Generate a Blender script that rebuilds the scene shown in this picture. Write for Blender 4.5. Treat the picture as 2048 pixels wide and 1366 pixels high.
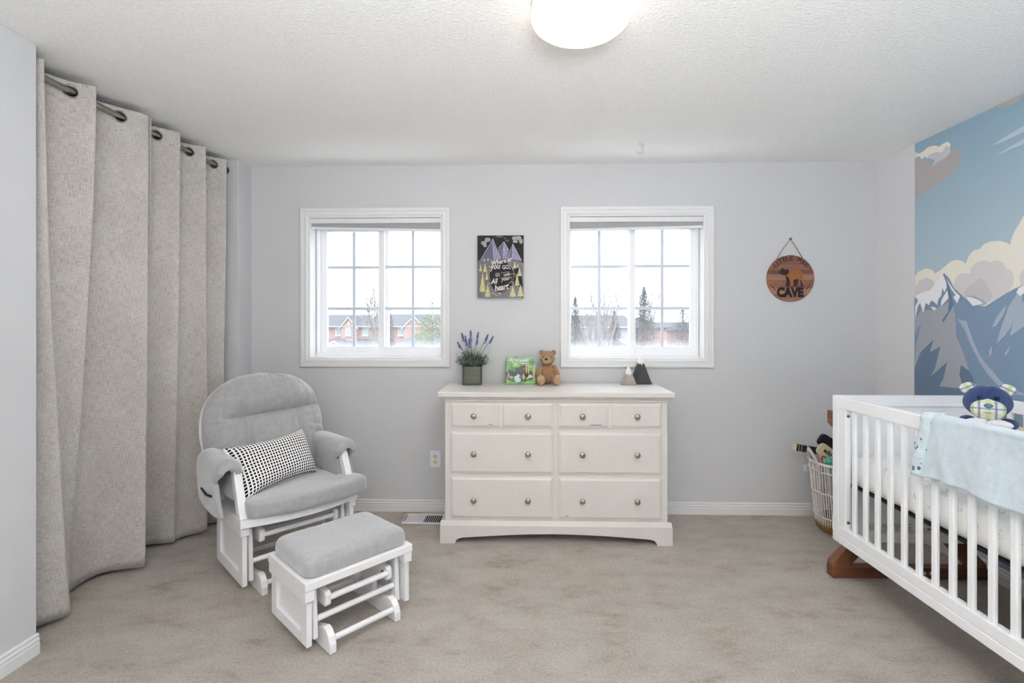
import bpy, bmesh, math, random
from mathutils import Vector, Matrix, noise
from mathutils.geometry import tessellate_polygon
random.seed(7)
PI = math.pi
SC = bpy.context.scene
for _o in list(bpy.data.objects):
    bpy.data.objects.remove(_o)

# ------------------------------------------------------------------ camera, sky, exposure
CAM_F, CAM_YAW, CAM_H = 990.0, math.radians(1.5), 1.317
_cd = bpy.data.cameras.new('camera'); _cam = bpy.data.objects.new('camera', _cd); SC.collection.objects.link(_cam)
_cam.location = (0, 0, CAM_H); _cam.rotation_euler = (PI/2, 0, CAM_YAW)
_cd.sensor_width = 36.0; _cd.lens = CAM_F/2048*36.0
_cd.shift_x = -6/2048; _cd.shift_y = -34/2048
_cd.clip_start = 0.02; _cd.clip_end = 500
SC.camera = _cam

SKY = 4.3                     # overcast white sky
LAMP = 40.0                   # brightness of the lit glass shade
EXPOSURE = 0.16
w = bpy.data.worlds.new('overcast'); SC.world = w; w.use_nodes = True
_n = w.node_tree.nodes; _l = w.node_tree.links
_bg = _n['Background']; _bg.inputs['Strength'].default_value = SKY
_tc = _n.new('ShaderNodeTexCoord'); _ns = _n.new('ShaderNodeTexNoise'); _ns.inputs['Scale'].default_value = 2.5; _ns.inputs['Detail'].default_value = 4
_rp = _n.new('ShaderNodeValToRGB')
_rp.color_ramp.elements[0].position = .35; _rp.color_ramp.elements[0].color = (.80, .87, .96, 1)
_rp.color_ramp.elements[1].position = .65; _rp.color_ramp.elements[1].color = (.90, .95, 1, 1)
_l.new(_tc.outputs['Generated'], _ns.inputs['Vector']); _l.new(_ns.outputs['Fac'], _rp.inputs['Fac']); _l.new(_rp.outputs['Color'], _bg.inputs['Color'])
SC.view_settings.view_transform = 'Standard'; SC.view_settings.look = 'None'
SC.view_settings.exposure = EXPOSURE; SC.view_settings.gamma = 1.0
SC.view_settings.use_curve_mapping = False
try:
    SC.cycles.max_bounces = 12; SC.cycles.diffuse_bounces = 8; SC.cycles.transparent_max_bounces = 12
except Exception:
    pass

def area_light(name, loc, rot, sx, sy, power, col):
    ld = bpy.data.lights.new(name, 'AREA'); ld.shape = 'RECTANGLE'; ld.size = sx; ld.size_y = sy; ld.energy = power; ld.color = col
    o = bpy.data.objects.new(name, ld); SC.collection.objects.link(o); o.location = loc; o.rotation_euler = rot
area_light('fill_behind_camera', (.2, -1.62, 1.35), (PI/2, 0, 0), 3.2, 2.0, 5, (.93, .97, 1))     # added frontal fill behind the camera
area_light('ceiling_bounce_fill', (.2, -.45, 1.65), (PI-math.radians(12), 0, 0), .9, .9, 116, (.95, .975, 1))    # added unseen fill, aimed up so the ceiling brightens the room

# ------------------------------------------------------------------ helpers: materials
def lin(c):
    return tuple(((v/255)/12.92 if v/255 <= .04045 else ((v/255+.055)/1.055)**2.4) for v in c)+(1,)

class N:
    """a small node-tree writer"""
    def __init__(s, name):
        s.m = bpy.data.materials.new(name); s.m.use_nodes = True
        s.n = s.m.node_tree.nodes; s.l = s.m.node_tree.links
        s.b = s.n['Principled BSDF']; s.out = s.n['Material Output']
    def new(s, t, **kw):
        x = s.n.new('ShaderNode'+t)
        for k, v in kw.items(): setattr(x, k, v)
        return x
    def link(s, a, b): s.l.new(a, b)
    def coord(s, kind='Object', scale=(1, 1, 1), rot=(0, 0, 0)):
        t = s.new('TexCoord'); m = s.new('Mapping'); m.inputs['Scale'].default_value = scale; m.inputs['Rotation'].default_value = rot
        s.link(t.outputs[kind], m.inputs['Vector']); return m.outputs['Vector']
    def noise(s, vec, scale, detail=3, rough=.55):
        x = s.new('TexNoise'); x.inputs['Scale'].default_value = scale; x.inputs['Detail'].default_value = detail; x.inputs['Roughness'].default_value = rough
        s.link(vec, x.inputs['Vector']); return x.outputs['Fac']
    def ramp(s, fac, stops, interp='LINEAR'):
        r = s.new('ValToRGB'); cr = r.color_ramp; cr.interpolation = interp
        while len(cr.elements) < len(stops): cr.elements.new(.5)
        for e, (p, c) in zip(cr.elements, stops): e.position = p; e.color = c if len(c) == 4 else lin(c)
        s.link(fac, r.inputs['Fac']); return r.outputs['Color']
    def mix(s, fac, a, b, mode='MIX'):
        x = s.new('Mix', data_type='RGBA', blend_type=mode)
        for v, i in ((fac, 0), (a, 6), (b, 7)):
            if hasattr(v, 'links'): s.link(v, x.inputs[i])
            else: x.inputs[i].default_value = v
        return x.outputs[2]
    def math(s, op, a, b=0.0):
        x = s.new('Math', operation=op)
        for i, v in enumerate((a, b)):
            if hasattr(v, 'links'): s.link(v, x.inputs[i])
            else: x.inputs[i].default_value = v
        return x.outputs[0]
    def bump(s, h, strength=.3, dist=.01):
        x = s.new('Bump'); x.inputs['Strength'].default_value = strength; x.inputs['Distance'].default_value = dist
        s.link(h, x.inputs['Height']); s.link(x.outputs['Normal'], s.b.inputs['Normal'])
    def set(s, col=None, rough=.5, metal=0., spec=None, sheen=0.):
        if col is not None:
            if hasattr(col, 'links'): s.link(col, s.b.inputs['Base Color'])
            else: s.b.inputs['Base Color'].default_value = col
        s.b.inputs['Roughness'].default_value = rough; s.b.inputs['Metallic'].default_value = metal
        if spec is not None: s.b.inputs['Specular IOR Level'].default_value = spec
        if sheen: s.b.inputs['Sheen Weight'].default_value = sheen; s.b.inputs['Sheen Roughness'].default_value = .5
        return s.m

def plain(name, rgb, rough=.5, metal=0., var=.03, scale=30, bump=0., spec=None, sheen=0., detail=3):
    """a paint / plastic / cloth material with a slight noise in tone"""
    k = N(name); v = k.coord(); f = k.noise(v, scale, detail)
    a = tuple(max(0, min(255, c*(1-var))) for c in rgb); b = tuple(min(255, c*(1+var)) for c in rgb)
    c = k.ramp(f, [(.3, a), (.7, b)])
    if bump: k.bump(f, bump, .004)
    return k.set(c, rough, metal, spec, sheen)

M = {}
M['wall'] = plain('wall_paint', (204, 204, 206), .75, scale=220, var=.008, bump=.06, spec=.25)
M['wall_light'] = plain('wall_paint_light', (224, 224, 226), .75, scale=220, var=.008, bump=.06, spec=.25)
M['white'] = plain('white_trim', (226, 226, 226), .42, scale=60, var=.006)
M['dresser'] = plain('dresser_paint', (210, 205, 200), .38, scale=40, var=.008)
M['vinyl'] = plain('window_vinyl', (244, 245, 247), .35, scale=30, var=.005)
M['crib'] = plain('crib_paint', (246, 247, 249), .35, scale=40, var=.006)
M['black'] = plain('black_plastic', (18, 18, 22), .45, scale=40, var=.15)
M['dark'] = plain('dark_gap', (20, 20, 20), .9)
M['nickel'] = plain('brushed_nickel', (150, 145, 138), .28, 1., scale=80, var=.05)
M['pewter'] = plain('pewter_knob', (168, 162, 154), .3, 1., scale=90, var=.12)
M['brass'] = plain('brass', (150, 118, 60), .3, 1., var=.1)
M['steel'] = plain('steel_bolt', (140, 140, 142), .3, 1.)
M['ivory'] = plain('ivory_plastic', (226, 214, 180), .4, var=.02)
M['plate'] = plain('wall_plate', (232, 234, 240), .35, var=.01)

def mat_ceiling():
    k = N('popcorn_ceiling'); v = k.coord()
    a = k.noise(v, 75, 4, .65); b = k.noise(v, 190, 2)
    h = k.math('ADD', k.math('MULTIPLY', a, .8), k.math('MULTIPLY', b, .35))
    c = k.ramp(a, [(.3, (240, 239, 237)), (.65, (250, 249, 248))])
    k.bump(h, .6, .012)
    return k.set(c, .95, spec=.1)
M['ceiling'] = mat_ceiling()

def mat_carpet():
    k = N('beige_carpet'); v = k.coord()
    nap = k.noise(k.coord(scale=(1.0, 1.7, 1)), 4.2, 6, .68)      # brushed and trodden areas of the pile
    fine = k.noise(v, 230, 4, .8); mid = k.noise(v, 85, 3, .6)
    base = k.ramp(nap, [(.32, (206, 194, 181)), (.43, (233, 223, 211)), (.6, (246, 238, 228))])
    f2 = k.math('ADD', k.math('MULTIPLY', fine, .75), k.math('MULTIPLY', mid, .25))
    sp = k.ramp(f2, [(.39, (150, 137, 124)), (.48, (243, 235, 226)), (.56, (255, 254, 252))])
    c = k.mix(.60, base, sp, 'MULTIPLY')
    c2 = k.mix(.12, c, sp, 'OVERLAY')
    k.bump(f2, 1.0, .02)
    return k.set(c2, .95, spec=.05, sheen=.15)
M['carpet'] = mat_carpet()

def mat_linen():
    k = N('linen_curtain'); t = k.new('TexCoord')
    def nz(sc):
        m = k.new('Mapping'); m.inputs['Scale'].default_value = sc; k.link(t.outputs['UV'], m.inputs['Vector'])
        return k.noise(m.outputs['Vector'], 1, 3, .7)
    a = nz((420, 26, 1)); b = nz((26, 420, 1)); c0 = nz((3, 3, 1)); d = nz((900, 900, 1))
    s = k.math('ADD', k.math('MULTIPLY', a, .5), k.math('MULTIPLY', b, .5))
    col = k.ramp(s, [(.37, (132, 124, 118)), (.49, (188, 182, 177)), (.60, (214, 210, 206))])
    col = k.mix(.25, col, k.ramp(c0, [(.4, (170, 164, 159)), (.6, (202, 198, 194))]))
    k.bump(k.math('ADD', s, k.math('MULTIPLY', d, .4)), .25, .002)
    return k.set(col, .9, spec=.1, sheen=.1)
M['linen'] = mat_linen()

def mat_suede(name, rgb, scale=14):
    k = N(name); v = k.coord(); f = k.noise(v, scale, 5, .6); g = k.noise(k.coord(scale=(1, 1, .25)), 60, 3)
    a = tuple(c*.955 for c in rgb); b = tuple(min(255, c*1.03) for c in rgb)
    col = k.ramp(k.math('ADD', k.math('MULTIPLY', f, .7), k.math('MULTIPLY', g, .3)), [(.35, a), (.65, b)])
    k.bump(f, .18, .006)
    k.b.inputs['Sheen Tint'].default_value = (.95, .97, 1, 1)
    return k.set(col, .85, spec=.15, sheen=.8)
M['suede'] = mat_suede('grey_suede', (164, 163, 163), 34)

def mat_wood(name, lo, hi, axis=0, scale=1., rough=.45):
    k = N(name); sc = [18*scale]*3; sc[axis] = 1.6*scale
    v = k.coord(scale=tuple(sc)); f = k.noise(v, 1, 5, .65); g = k.noise(k.coord(scale=tuple(x*5 for x in sc)), 1, 3)
    c = k.ramp(k.math('ADD', k.math('MULTIPLY', f, .75), k.math('MULTIPLY', g, .25)), [(.32, lo), (.5, tuple((a+b)/2 for a, b in zip(lo, hi))), (.68, hi)])
    k.bump(g, .08, .002)
    return k.set(c, rough)
M['walnut'] = mat_wood('walnut_wood', (78, 46, 30), (128, 82, 54), 0)
M['walnut_diag'] = mat_wood('walnut_wood_diagonal', (90, 56, 38), (142, 94, 64), 2)
M['cream_wood'] = mat_wood('pale_wood', (212, 196, 160), (228, 214, 182), 0)

# ------------------------------------------------------------------ helpers: geometry
def add_box(bm, x0, x1, y0, y1, z0, z1, mx=None):
    vs = [bm.verts.new((x, y, z)) for z in (z0, z1) for y in (y0, y1) for x in (x0, x1)]
    for f in ((0, 2, 3, 1), (4, 5, 7, 6), (0, 1, 5, 4), (2, 6, 7, 3), (0, 4, 6, 2), (1, 3, 7, 5)):
        bm.faces.new([vs[i] for i in f])
    if mx is not None:
        for v in vs: v.co = mx @ v.co
    return vs

def convex(poly):
    n = len(poly); s = [(poly[(i+1) % n][0]-poly[i][0])*(poly[(i+2) % n][1]-poly[(i+1) % n][1])-(poly[(i+1) % n][1]-poly[i][1])*(poly[(i+2) % n][0]-poly[(i+1) % n][0]) for i in range(n)]
    return all(v >= 0 for v in s) or all(v <= 0 for v in s)

def add_prism(bm, poly, d0, d1, plane='xz', mx=None):
    """polygon in a plane extruded along the third axis between d0 and d1"""
    def P(a, b, d):
        return {'xz': (a, d, b), 'yz': (d, a, b), 'xy': (a, b, d)}[plane]
    A = [bm.verts.new(P(a, b, d0)) for a, b in poly]; B = [bm.verts.new(P(a, b, d1)) for a, b in poly]
    n = len(poly)
    if n <= 4 and convex(poly): bm.faces.new(A); bm.faces.new(B[::-1])
    else:
        for t in tessellate_polygon([[Vector((a, b, 0)) for a, b in poly]]):
            for S_ in (A, B):
                try: bm.faces.new([S_[k] for k in t])
                except ValueError: pass
    for i in range(n):
        bm.faces.new((A[i], B[i], B[(i+1) % n], A[(i+1) % n]))
    if mx is not None:
        for v in A+B: v.co = mx @ v.co
    return A+B

def add_poly(bm, pts):
    f = bm.faces.new([bm.verts.new(p) for p in pts])
    if len(pts) > 4: bmesh.ops.triangulate(bm, faces=[f])

def frame_of(d):
    d = d.normalized(); a = Vector((0, 0, 1)) if abs(d.z) < .9 else Vector((1, 0, 0))
    u = d.cross(a).normalized(); return u, d.cross(u).normalized()

def add_tube(bm, pts, r, seg=10, closed=False, caps=True):
    pts = [Vector(p) for p in pts]; n = len(pts); rings = []
    rr = r if isinstance(r, (list, tuple)) else [r]*n
    u = None
    for i, p in enumerate(pts):
        d = (pts[(i+1) % n]-pts[i-1]) if closed else (pts[min(i+1, n-1)]-pts[max(i-1, 0)])
        d.normalize()
        if u is None: u, v = frame_of(d)
        else:
            u = (u-d*u.dot(d)).normalized(); v = d.cross(u)
        rings.append([bm.verts.new(p+(u*math.cos(2*PI*k/seg)+v*math.sin(2*PI*k/seg))*rr[i]) for k in range(seg)])
    for i in range(n if closed else n-1):
        a, b = rings[i], rings[(i+1) % n]
        for k in range(seg): bm.faces.new((a[k], a[(k+1) % seg], b[(k+1) % seg], b[k]))
    if caps and not closed:
        bm.faces.new(rings[0][::-1]); bm.faces.new(rings[-1])

def add_lathe(bm, prof, seg=32, mx=None):
    rings = []; vs = []
    for r, z in prof:
        if r < 1e-5: ring = [bm.verts.new((0, 0, z))]
        else: ring = [bm.verts.new((r*math.cos(2*PI*k/seg), r*math.sin(2*PI*k/seg), z)) for k in range(seg)]
        rings.append(ring); vs += ring
    for a, b in zip(rings, rings[1:]):
        for k in range(seg):
            k2 = (k+1) % seg
            if len(a) == 1 and len(b) == 1: continue
            if len(a) == 1: bm.faces.new((a[0], b[k], b[k2]))
            elif len(b) == 1: bm.faces.new((a[k], a[k2], b[0]))
            else: bm.faces.new((a[k], a[k2], b[k2], b[k]))
    if mx is not None:
        for v in vs: v.co = mx @ v.co

def add_ell(bm, c, r, mx=None, u=20, v=12, jit=0., jscale=60., p=1.0):
    """ellipsoid (p < 1 makes it boxier) with optional plush roughness"""
    def sp(x, e): return math.copysign(abs(x)**e, x)
    rings = []; vs = []
    for j in range(v+1):
        th = PI*j/v
        ring = [(0, 0, sp(math.cos(th), p))] if j in (0, v) else [(sp(math.sin(th), p)*sp(math.cos(2*PI*k/u), p), sp(math.sin(th), p)*sp(math.sin(2*PI*k/u), p), sp(math.cos(th), p)) for k in range(u)]
        out = []
        for q in ring:
            d = Vector(q); s = 1+(jit*noise.noise(Vector(q)*jscale*.1+Vector(c)*9) if jit else 0)
            vv = bm.verts.new((q[0]*r[0]*s, q[1]*r[1]*s, q[2]*r[2]*s)); out.append(vv); vs.append(vv)
        rings.append(out)
    for a, b in zip(rings, rings[1:]):
        for k in range(u):
            k2 = (k+1) % u
            if len(a) == 1: bm.faces.new((a[0], b[k], b[k2]))
            elif len(b) == 1: bm.faces.new((a[k2], a[k], b[0]))
            else: bm.faces.new((a[k2], a[k], b[k], b[k2]))
    T = Matrix.Translation(c)
    if mx is not None: T = T @ mx
    for vv in vs: vv.co = T @ vv.co

def add_grid(bm, nu, nv, fn, close_u=False):
    g = [[bm.verts.new(fn(i, j)) for i in range(nu)] for j in range(nv)]
    for j in range(nv-1):
        for i in range(nu if close_u else nu-1):
            i2 = (i+1) % nu
            bm.faces.new((g[j][i], g[j][i2], g[j+1][i2], g[j+1][i]))
    return g

def finish(bm): 
    bmesh.ops.recalc_face_normals(bm, faces=bm.faces[:])

def obj(name, bm, mat, parent=None, bevel=0., smooth=False, seg=2, sub=0, label=None, cat=None, kind=None, group=None, mx=None, solid=0., recalc=True):
    if isinstance(bm, bmesh.types.BMesh):
        if recalc: finish(bm)
        me = bpy.data.meshes.new(name); bm.to_mesh(me); bm.free()
        mats = mat if isinstance(mat, (list, tuple)) else [mat]
        for m in mats: me.materials.append(m)
    else:
        me = bm
        if mat is not None and not me.materials: me.materials.append(mat)
    o = bpy.data.objects.new(name, me); SC.collection.objects.link(o)
    if smooth:
        for p in me.polygons: p.use_smooth = True
        if smooth is not True: me.set_sharp_from_angle(angle=math.radians(smooth))
    if parent is not None: o.parent = parent
    if mx is not None: o.matrix_basis = mx
    if solid:
        md = o.modifiers.new('thick', 'SOLIDIFY'); md.thickness = solid; md.offset = 0
    if bevel:
        md = o.modifiers.new('edge', 'BEVEL'); md.width = bevel; md.segments = seg; md.limit_method = 'ANGLE'; md.angle_limit = math.radians(35)
    if sub:
        md = o.modifiers.new('sub', 'SUBSURF'); md.levels = sub; md.render_levels = sub
    for k, v in (('label', label), ('category', cat), ('kind', kind), ('group', group)):
        if v: o[k] = v
    return o

def thing(name, label, cat, loc=(0, 0, 0), rotz=0., group=None, kind=None):
    o = bpy.data.objects.new(name, None); SC.collection.objects.link(o)
    o.empty_display_size = .05; o.location = loc; o.rotation_euler = (0, 0, rotz)
    o['label'] = label; o['category'] = cat
    if group: o['group'] = group
    if kind: o['kind'] = kind
    return o

def struct(name, bm, mat, parent=None, **kw):
    return obj(name, bm, mat, parent, kind=None if parent is not None else 'structure', **kw)

def box(*a, mx=None):
    b = bmesh.new(); add_box(b, *a, mx=mx); return b
def tube(pts, r, seg=10, closed=False):
    b = bmesh.new(); add_tube(b, pts, r, seg, closed); return b
def prism(poly, d0, d1, plane='xz', mx=None):
    b = bmesh.new(); add_prism(b, poly, d0, d1, plane, mx); return b

def text_mesh(body, size, shear=0., bold=0., align='CENTER', depth=0., space=1.):
    cu = bpy.data.curves.new('lettering', 'FONT'); cu.body = body; cu.size = size; cu.shear = shear; cu.offset = bold
    cu.align_x = align; cu.align_y = 'CENTER'; cu.extrude = depth; cu.resolution_u = 4; cu.space_character = space
    to = bpy.data.objects.new('lettering_source', cu); SC.collection.objects.link(to)
    bpy.context.view_layer.update()
    me = bpy.data.meshes.new_from_object(to.evaluated_get(bpy.context.evaluated_depsgraph_get()))
    me.name = 'lettering'; bpy.data.objects.remove(to); bpy.data.curves.remove(cu)
    return me

def Rz(a): return Matrix.Rotation(a, 4, 'Z')
def Rx(a): return Matrix.Rotation(a, 4, 'X')
def Ry(a): return Matrix.Rotation(a, 4, 'Y')
def T(x, y, z): return Matrix.Translation((x, y, z))

_lift = 0
def stroke(bm, pts, w, y, taper=False):
    """a painted stroke: a flat ribbon in the xz plane at depth y"""
    global _lift
    _lift = (_lift+1) % 40; y = y-.00002*_lift
    n = len(pts); L = []; R = []
    for i, (a, b) in enumerate(pts):
        p0 = pts[max(i-1, 0)]; p1 = pts[min(i+1, n-1)]
        dx, dz = p1[0]-p0[0], p1[1]-p0[1]; d = math.hypot(dx, dz) or 1
        ww = w*.5*((1-.75*abs(2*i/(n-1)-1)**2) if taper else 1)
        L.append(bm.verts.new((a-dz/d*ww, y, b+dx/d*ww))); R.append(bm.verts.new((a+dz/d*ww, y, b-dx/d*ww)))
    for i in range(n-1): bm.faces.new((L[i], R[i], R[i+1], L[i+1]))

def curve_pts(ctrl, per=8, closed=False):
    """Catmull-Rom through control tuples"""
    n = len(ctrl); out = []
    for i in range(n if closed else n-1):
        p = [ctrl[(i+k) % n] if closed else ctrl[min(max(i+k, 0), n-1)] for k in (-1, 0, 1, 2)]
        for s in range(per):
            t = s/per; t2 = t*t; t3 = t2*t
            out.append(tuple(.5*((2*p[1][a])+(-p[0][a]+p[2][a])*t+(2*p[0][a]-5*p[1][a]+4*p[2][a]-p[3][a])*t2+(-p[0][a]+3*p[1][a]-3*p[2][a]+p[3][a])*t3) for a in range(len(ctrl[0]))))
    if not closed: out.append(tuple(ctrl[-1]))
    return out

# ------------------------------------------------------------------ the room
XL, XR, YB, YF, ZC = -1.968, 2.403, 3.475, -1.7, 2.44
YN, YP = 1.933, 3.313           # the closet opening runs from the near wall's end to the pilaster
struct('floor', box(-2.85, XR+.15, YF-.15, YB+.15, -.12, 0), M['carpet'])
struct('ceiling', box(-2.85, XR+.15, YF-.15, YB+.15, ZC, ZC+.12), M['ceiling'])
WIN = [(-1.558, -.605), (.281, 1.235)]; WZ = (1.072, 2.085); WT = .17
b = bmesh.new(); xs = [-2.85, WIN[0][0], WIN[0][1], WIN[1][0], WIN[1][1], XR+.15]
for i in range(5):
    if i in (1, 3):
        add_box(b, xs[i], xs[i+1], YB, YB+WT, 0, WZ[0]); add_box(b, xs[i], xs[i+1], YB, YB+WT, WZ[1], ZC)
    else: add_box(b, xs[i], xs[i+1], YB, YB+WT, 0, ZC)
struct('wall_back', b, M['wall'])
struct('wall_right', box(XR, XR+.15, YF-.15, YB, 0, ZC), M['wall_light'])
struct('wall_left', box(XL-.13, XL, YF-.15, YN, 0, ZC), M['wall'], bevel=.004)
struct('wall_front', box(-2.85, XR, YF-.15, YF, 0, ZC), M['wall'])
struct('wall_pilaster', box(-2.8, XL, YP, YB, 0, ZC), M['wall'], bevel=.004)
struct('wall_closet', box(-2.85, -2.7, YF, YB, 0, ZC), M['wall'])

BP = [(0, 0), (.014, 0), (.014, .044), (.011, .047), (.011, .052), (.0135, .055), (.0135, .060), (.008, .064), (.008, .068), (.010, .071), (.010, .078), (.005, .082), (0, .082)]
def baseboard(name, x0, x1, axis):
    b = bmesh.new()
    if axis == 'back': add_prism(b, [(YB-d, z) for d, z in BP], x0, x1, 'yz')
    elif axis == 'left': add_prism(b, [(XL+d, z) for d, z in BP], x0, x1, 'xz')
    else: add_prism(b, [(XR-d, z) for d, z in BP], x0, x1, 'xz')
    struct(name, b, M['white'])
baseboard('baseboard_back', XL, XR, 'back')
baseboard('baseboard_left', YF, YN, 'left')
baseboard('baseboard_pilaster', YP, YB, 'left')
baseboard('baseboard_right', YF, YB, 'right')

def mat_glass():
    k = N('window_glass'); k.n.remove(k.b)
    tr = k.new('BsdfTransparent'); gl = k.new('BsdfGlossy'); gl.inputs['Roughness'].default_value = .02
    df = k.new('BsdfTranslucent'); df.inputs['Color'].default_value = (.93, .95, 1, 1)
    m1 = k.new('MixShader'); m1.inputs[0].default_value = .04
    k.link(tr.outputs[0], m1.inputs[1]); k.link(gl.outputs[0], m1.inputs[2])
    sx = k.new('SeparateXYZ'); t = k.new('TexCoord'); k.link(t.outputs['Object'], sx.inputs[0])
    nz = k.noise(k.coord(scale=(1, 1, .3)), 22, 3)
    # condensation clinging to the foot of the pane (object z is metres above the pane's lower edge)
    g = k.math('ADD', sx.outputs['Z'], k.math('MULTIPLY', k.math('SUBTRACT', nz, .5), .05))
    r = k.ramp(g, [(0., (.26, .26, .26, 1)), (.015, (.14, .14, .14, 1)), (.06, (.05, .05, .05, 1)), (.2, (.028, .028, .028, 1))])
    m2 = k.new('MixShader'); k.link(r, m2.inputs[0]); k.link(m1.outputs[0], m2.inputs[1]); k.link(df.outputs[0], m2.inputs[2])
    k.link(m2.outputs[0], k.out.inputs['Surface'])
    return k.m
M['glass'] = mat_glass()
M['grid'] = plain('window_grid', (206, 214, 226), .4, var=.01)
M['blind'] = plain('blind_fabric', (164, 165, 168), .8, var=.04, scale=120)
M['blind_light'] = plain('blind_cassette', (226, 226, 227), .5, var=.015)

def window(n, x0, x1, sashes, fills, blind_tilt):
    z0, z1 = WZ; cw = .056
    ro = bpy.data.objects.new('window_%d' % n, None); SC.collection.objects.link(ro); ro['kind'] = 'structure'
    ro.location = ((x0+x1)/2, YB, z0); X = lambda x: x-(x0+x1)/2
    W = x1-x0; H = z1-z0; h = W/2
    # mitred casing with a stepped profile
    prof = [(0, 0), (0, .012), (.008, .018), (.030, .016), (.034, .020), (.050, .020), (cw, .014), (cw, 0)]
    def casing(p, q):
        bb = bmesh.new(); A = []; B = []
        for d, t in prof:
            A.append(bb.verts.new((p[0]+p[2]*d, -t, p[1]+p[3]*d))); B.append(bb.verts.new((q[0]+q[2]*d, -t, q[1]+q[3]*d)))
        for i in range(len(prof)-1): bb.faces.new((A[i], A[i+1], B[i+1], B[i]))
        obj('casing', bb, M['white'], ro)
    casing((-h, 0, -1, -1), (h, 0, 1, -1)); casing((h, 0, 1, -1), (h, H, 1, 1)); casing((h, H, 1, 1), (-h, H, -1, 1)); casing((-h, H, -1, 1), (-h, 0, -1, -1))
    t = .012
    obj('jamb', box(-h, -h+t, -.002, WT, 0, H), M['white'], ro); obj('jamb', box(h-t, h, -.002, WT, 0, H), M['white'], ro)
    obj('head_jamb', box(-h+t, h-t, -.002, WT, H-t, H), M['white'], ro); obj('sill', box(-h+t, h-t, -.002, WT, 0, t), M['white'], ro)
    fy = .105
    b = bmesh.new(); add_box(b, -h+t, h-t, fy, WT, t, .034); add_box(b, -h+t, h-t, fy, WT, H-.04, H-t)
    for a, c in fills: add_box(b, X(a), X(c), fy, WT, .034, H-.04); add_box(b, X(a)+.008, X(c)-.006, fy-.012, fy, .034, H-.04)
    obj('frame', b, M['vinyl'], ro, bevel=.002)
    for (a, c, g0, g1, dy) in sashes:
        y = fy+dy; b = bmesh.new()
        add_box(b, X(a), X(g0), y, y+.03, .030, H-.042); add_box(b, X(g1), X(c), y, y+.03, .030, H-.042)
        add_box(b, X(g0), X(g1), y, y+.03, .030, .078); add_box(b, X(g0), X(g1), y, y+.03, H-.085, H-.042)
        add_box(b, X(g0), X(g1), y+.004, y+.012, .078, .084)
        sa = obj('sash', b, M['vinyl'], ro, bevel=.003)
        xm = (X(g0)+X(g1))/2; gy = y+.02; zs = [.080, .362, .666, H-.087]; xx = [X(g0)+.001, xm-.007, xm+.007, X(g1)-.001]
        pane = box(xx[0], xx[3], 0, .003, 0, zs[3]-zs[0])
        obj('pane', pane, M['glass'], sa, mx=T(0, gy, zs[0]))
        obj('muntin', box(xm-.0105, xm+.0105, gy-.006, gy-.001, zs[0], zs[3]), M['grid'], sa, bevel=.001)
        for zz in zs[1:3]: obj('muntin', box(xx[0], xx[3], gy-.0065, gy-.0012, zz-.0105, zz+.0105), M['grid'], sa, bevel=.001)
    # a cam latch on the meeting stile
    s = sashes[0]; lx = X(s[3])+.012
    b = bmesh.new(); add_box(b, lx-.008, lx+.006, fy+sashes[0][4]-.012, fy+sashes[0][4], .52, .59); add_box(b, lx-.013, lx-.004, fy+sashes[0][4]-.022, fy+sashes[0][4]-.008, .55, .60)
    obj('latch', b, M['vinyl'], ro, bevel=.003)
    return ro
window(1, *WIN[0], [(-1.524, -1.022, -1.480, -1.089, .030), (-1.089, -.617, -1.046, -.633, .0)], [(-1.546, -1.524)], 0)
window(2, *WIN[1], [(.293, .752, .311, .726, .024), (.733, 1.204, .771, 1.163, .0)], [(1.204, 1.223)], 0)

def blind(label, x0, x1, dl, dr):
    t = thing('roller_blind', label, 'blind', ((x0+x1)/2, YB+.035, WZ[1]-.013)); h = (x1-x0)/2
    b = bmesh.new(); add_box(b, -h, h, -.03, .045, -.036, -.001); obj('cassette', b, M['blind_light'], t, bevel=.004)
    for s in (-1, 1): obj('end_cap', box(s*h-.003, s*h+.003, -.031, .046, -.062, 0), M['dark'], t, bevel=.001)
    b = bmesh.new(); vs = []
    add_prism(b, [(-h+.004, -.034), (h-.004, -.034), (h-.004, -.034-dr), (-h+.004, -.034-dl)], -.010, .030, 'xz'); obj('fabric_roll', b, M['blind'], t, bevel=.003)
    b = bmesh.new(); add_prism(b, [(-h+.004, -.034-dl), (h-.004, -.034-dr), (h-.004, -.052-dr), (-h+.004, -.052-dl)], -.014, .0, 'xz'); obj('bottom_rail', b, M['blind_light'], t, bevel=.003)
blind('rolled-up grey roller blind in the window between curtain and chalkboard print', WIN[0][0]+.006, WIN[0][1]-.006, .022, .044)
blind('rolled-up grey roller blind in the window above the wooden mountain blocks', WIN[1][0]+.006, WIN[1][1]-.006, .046, .026)

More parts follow.
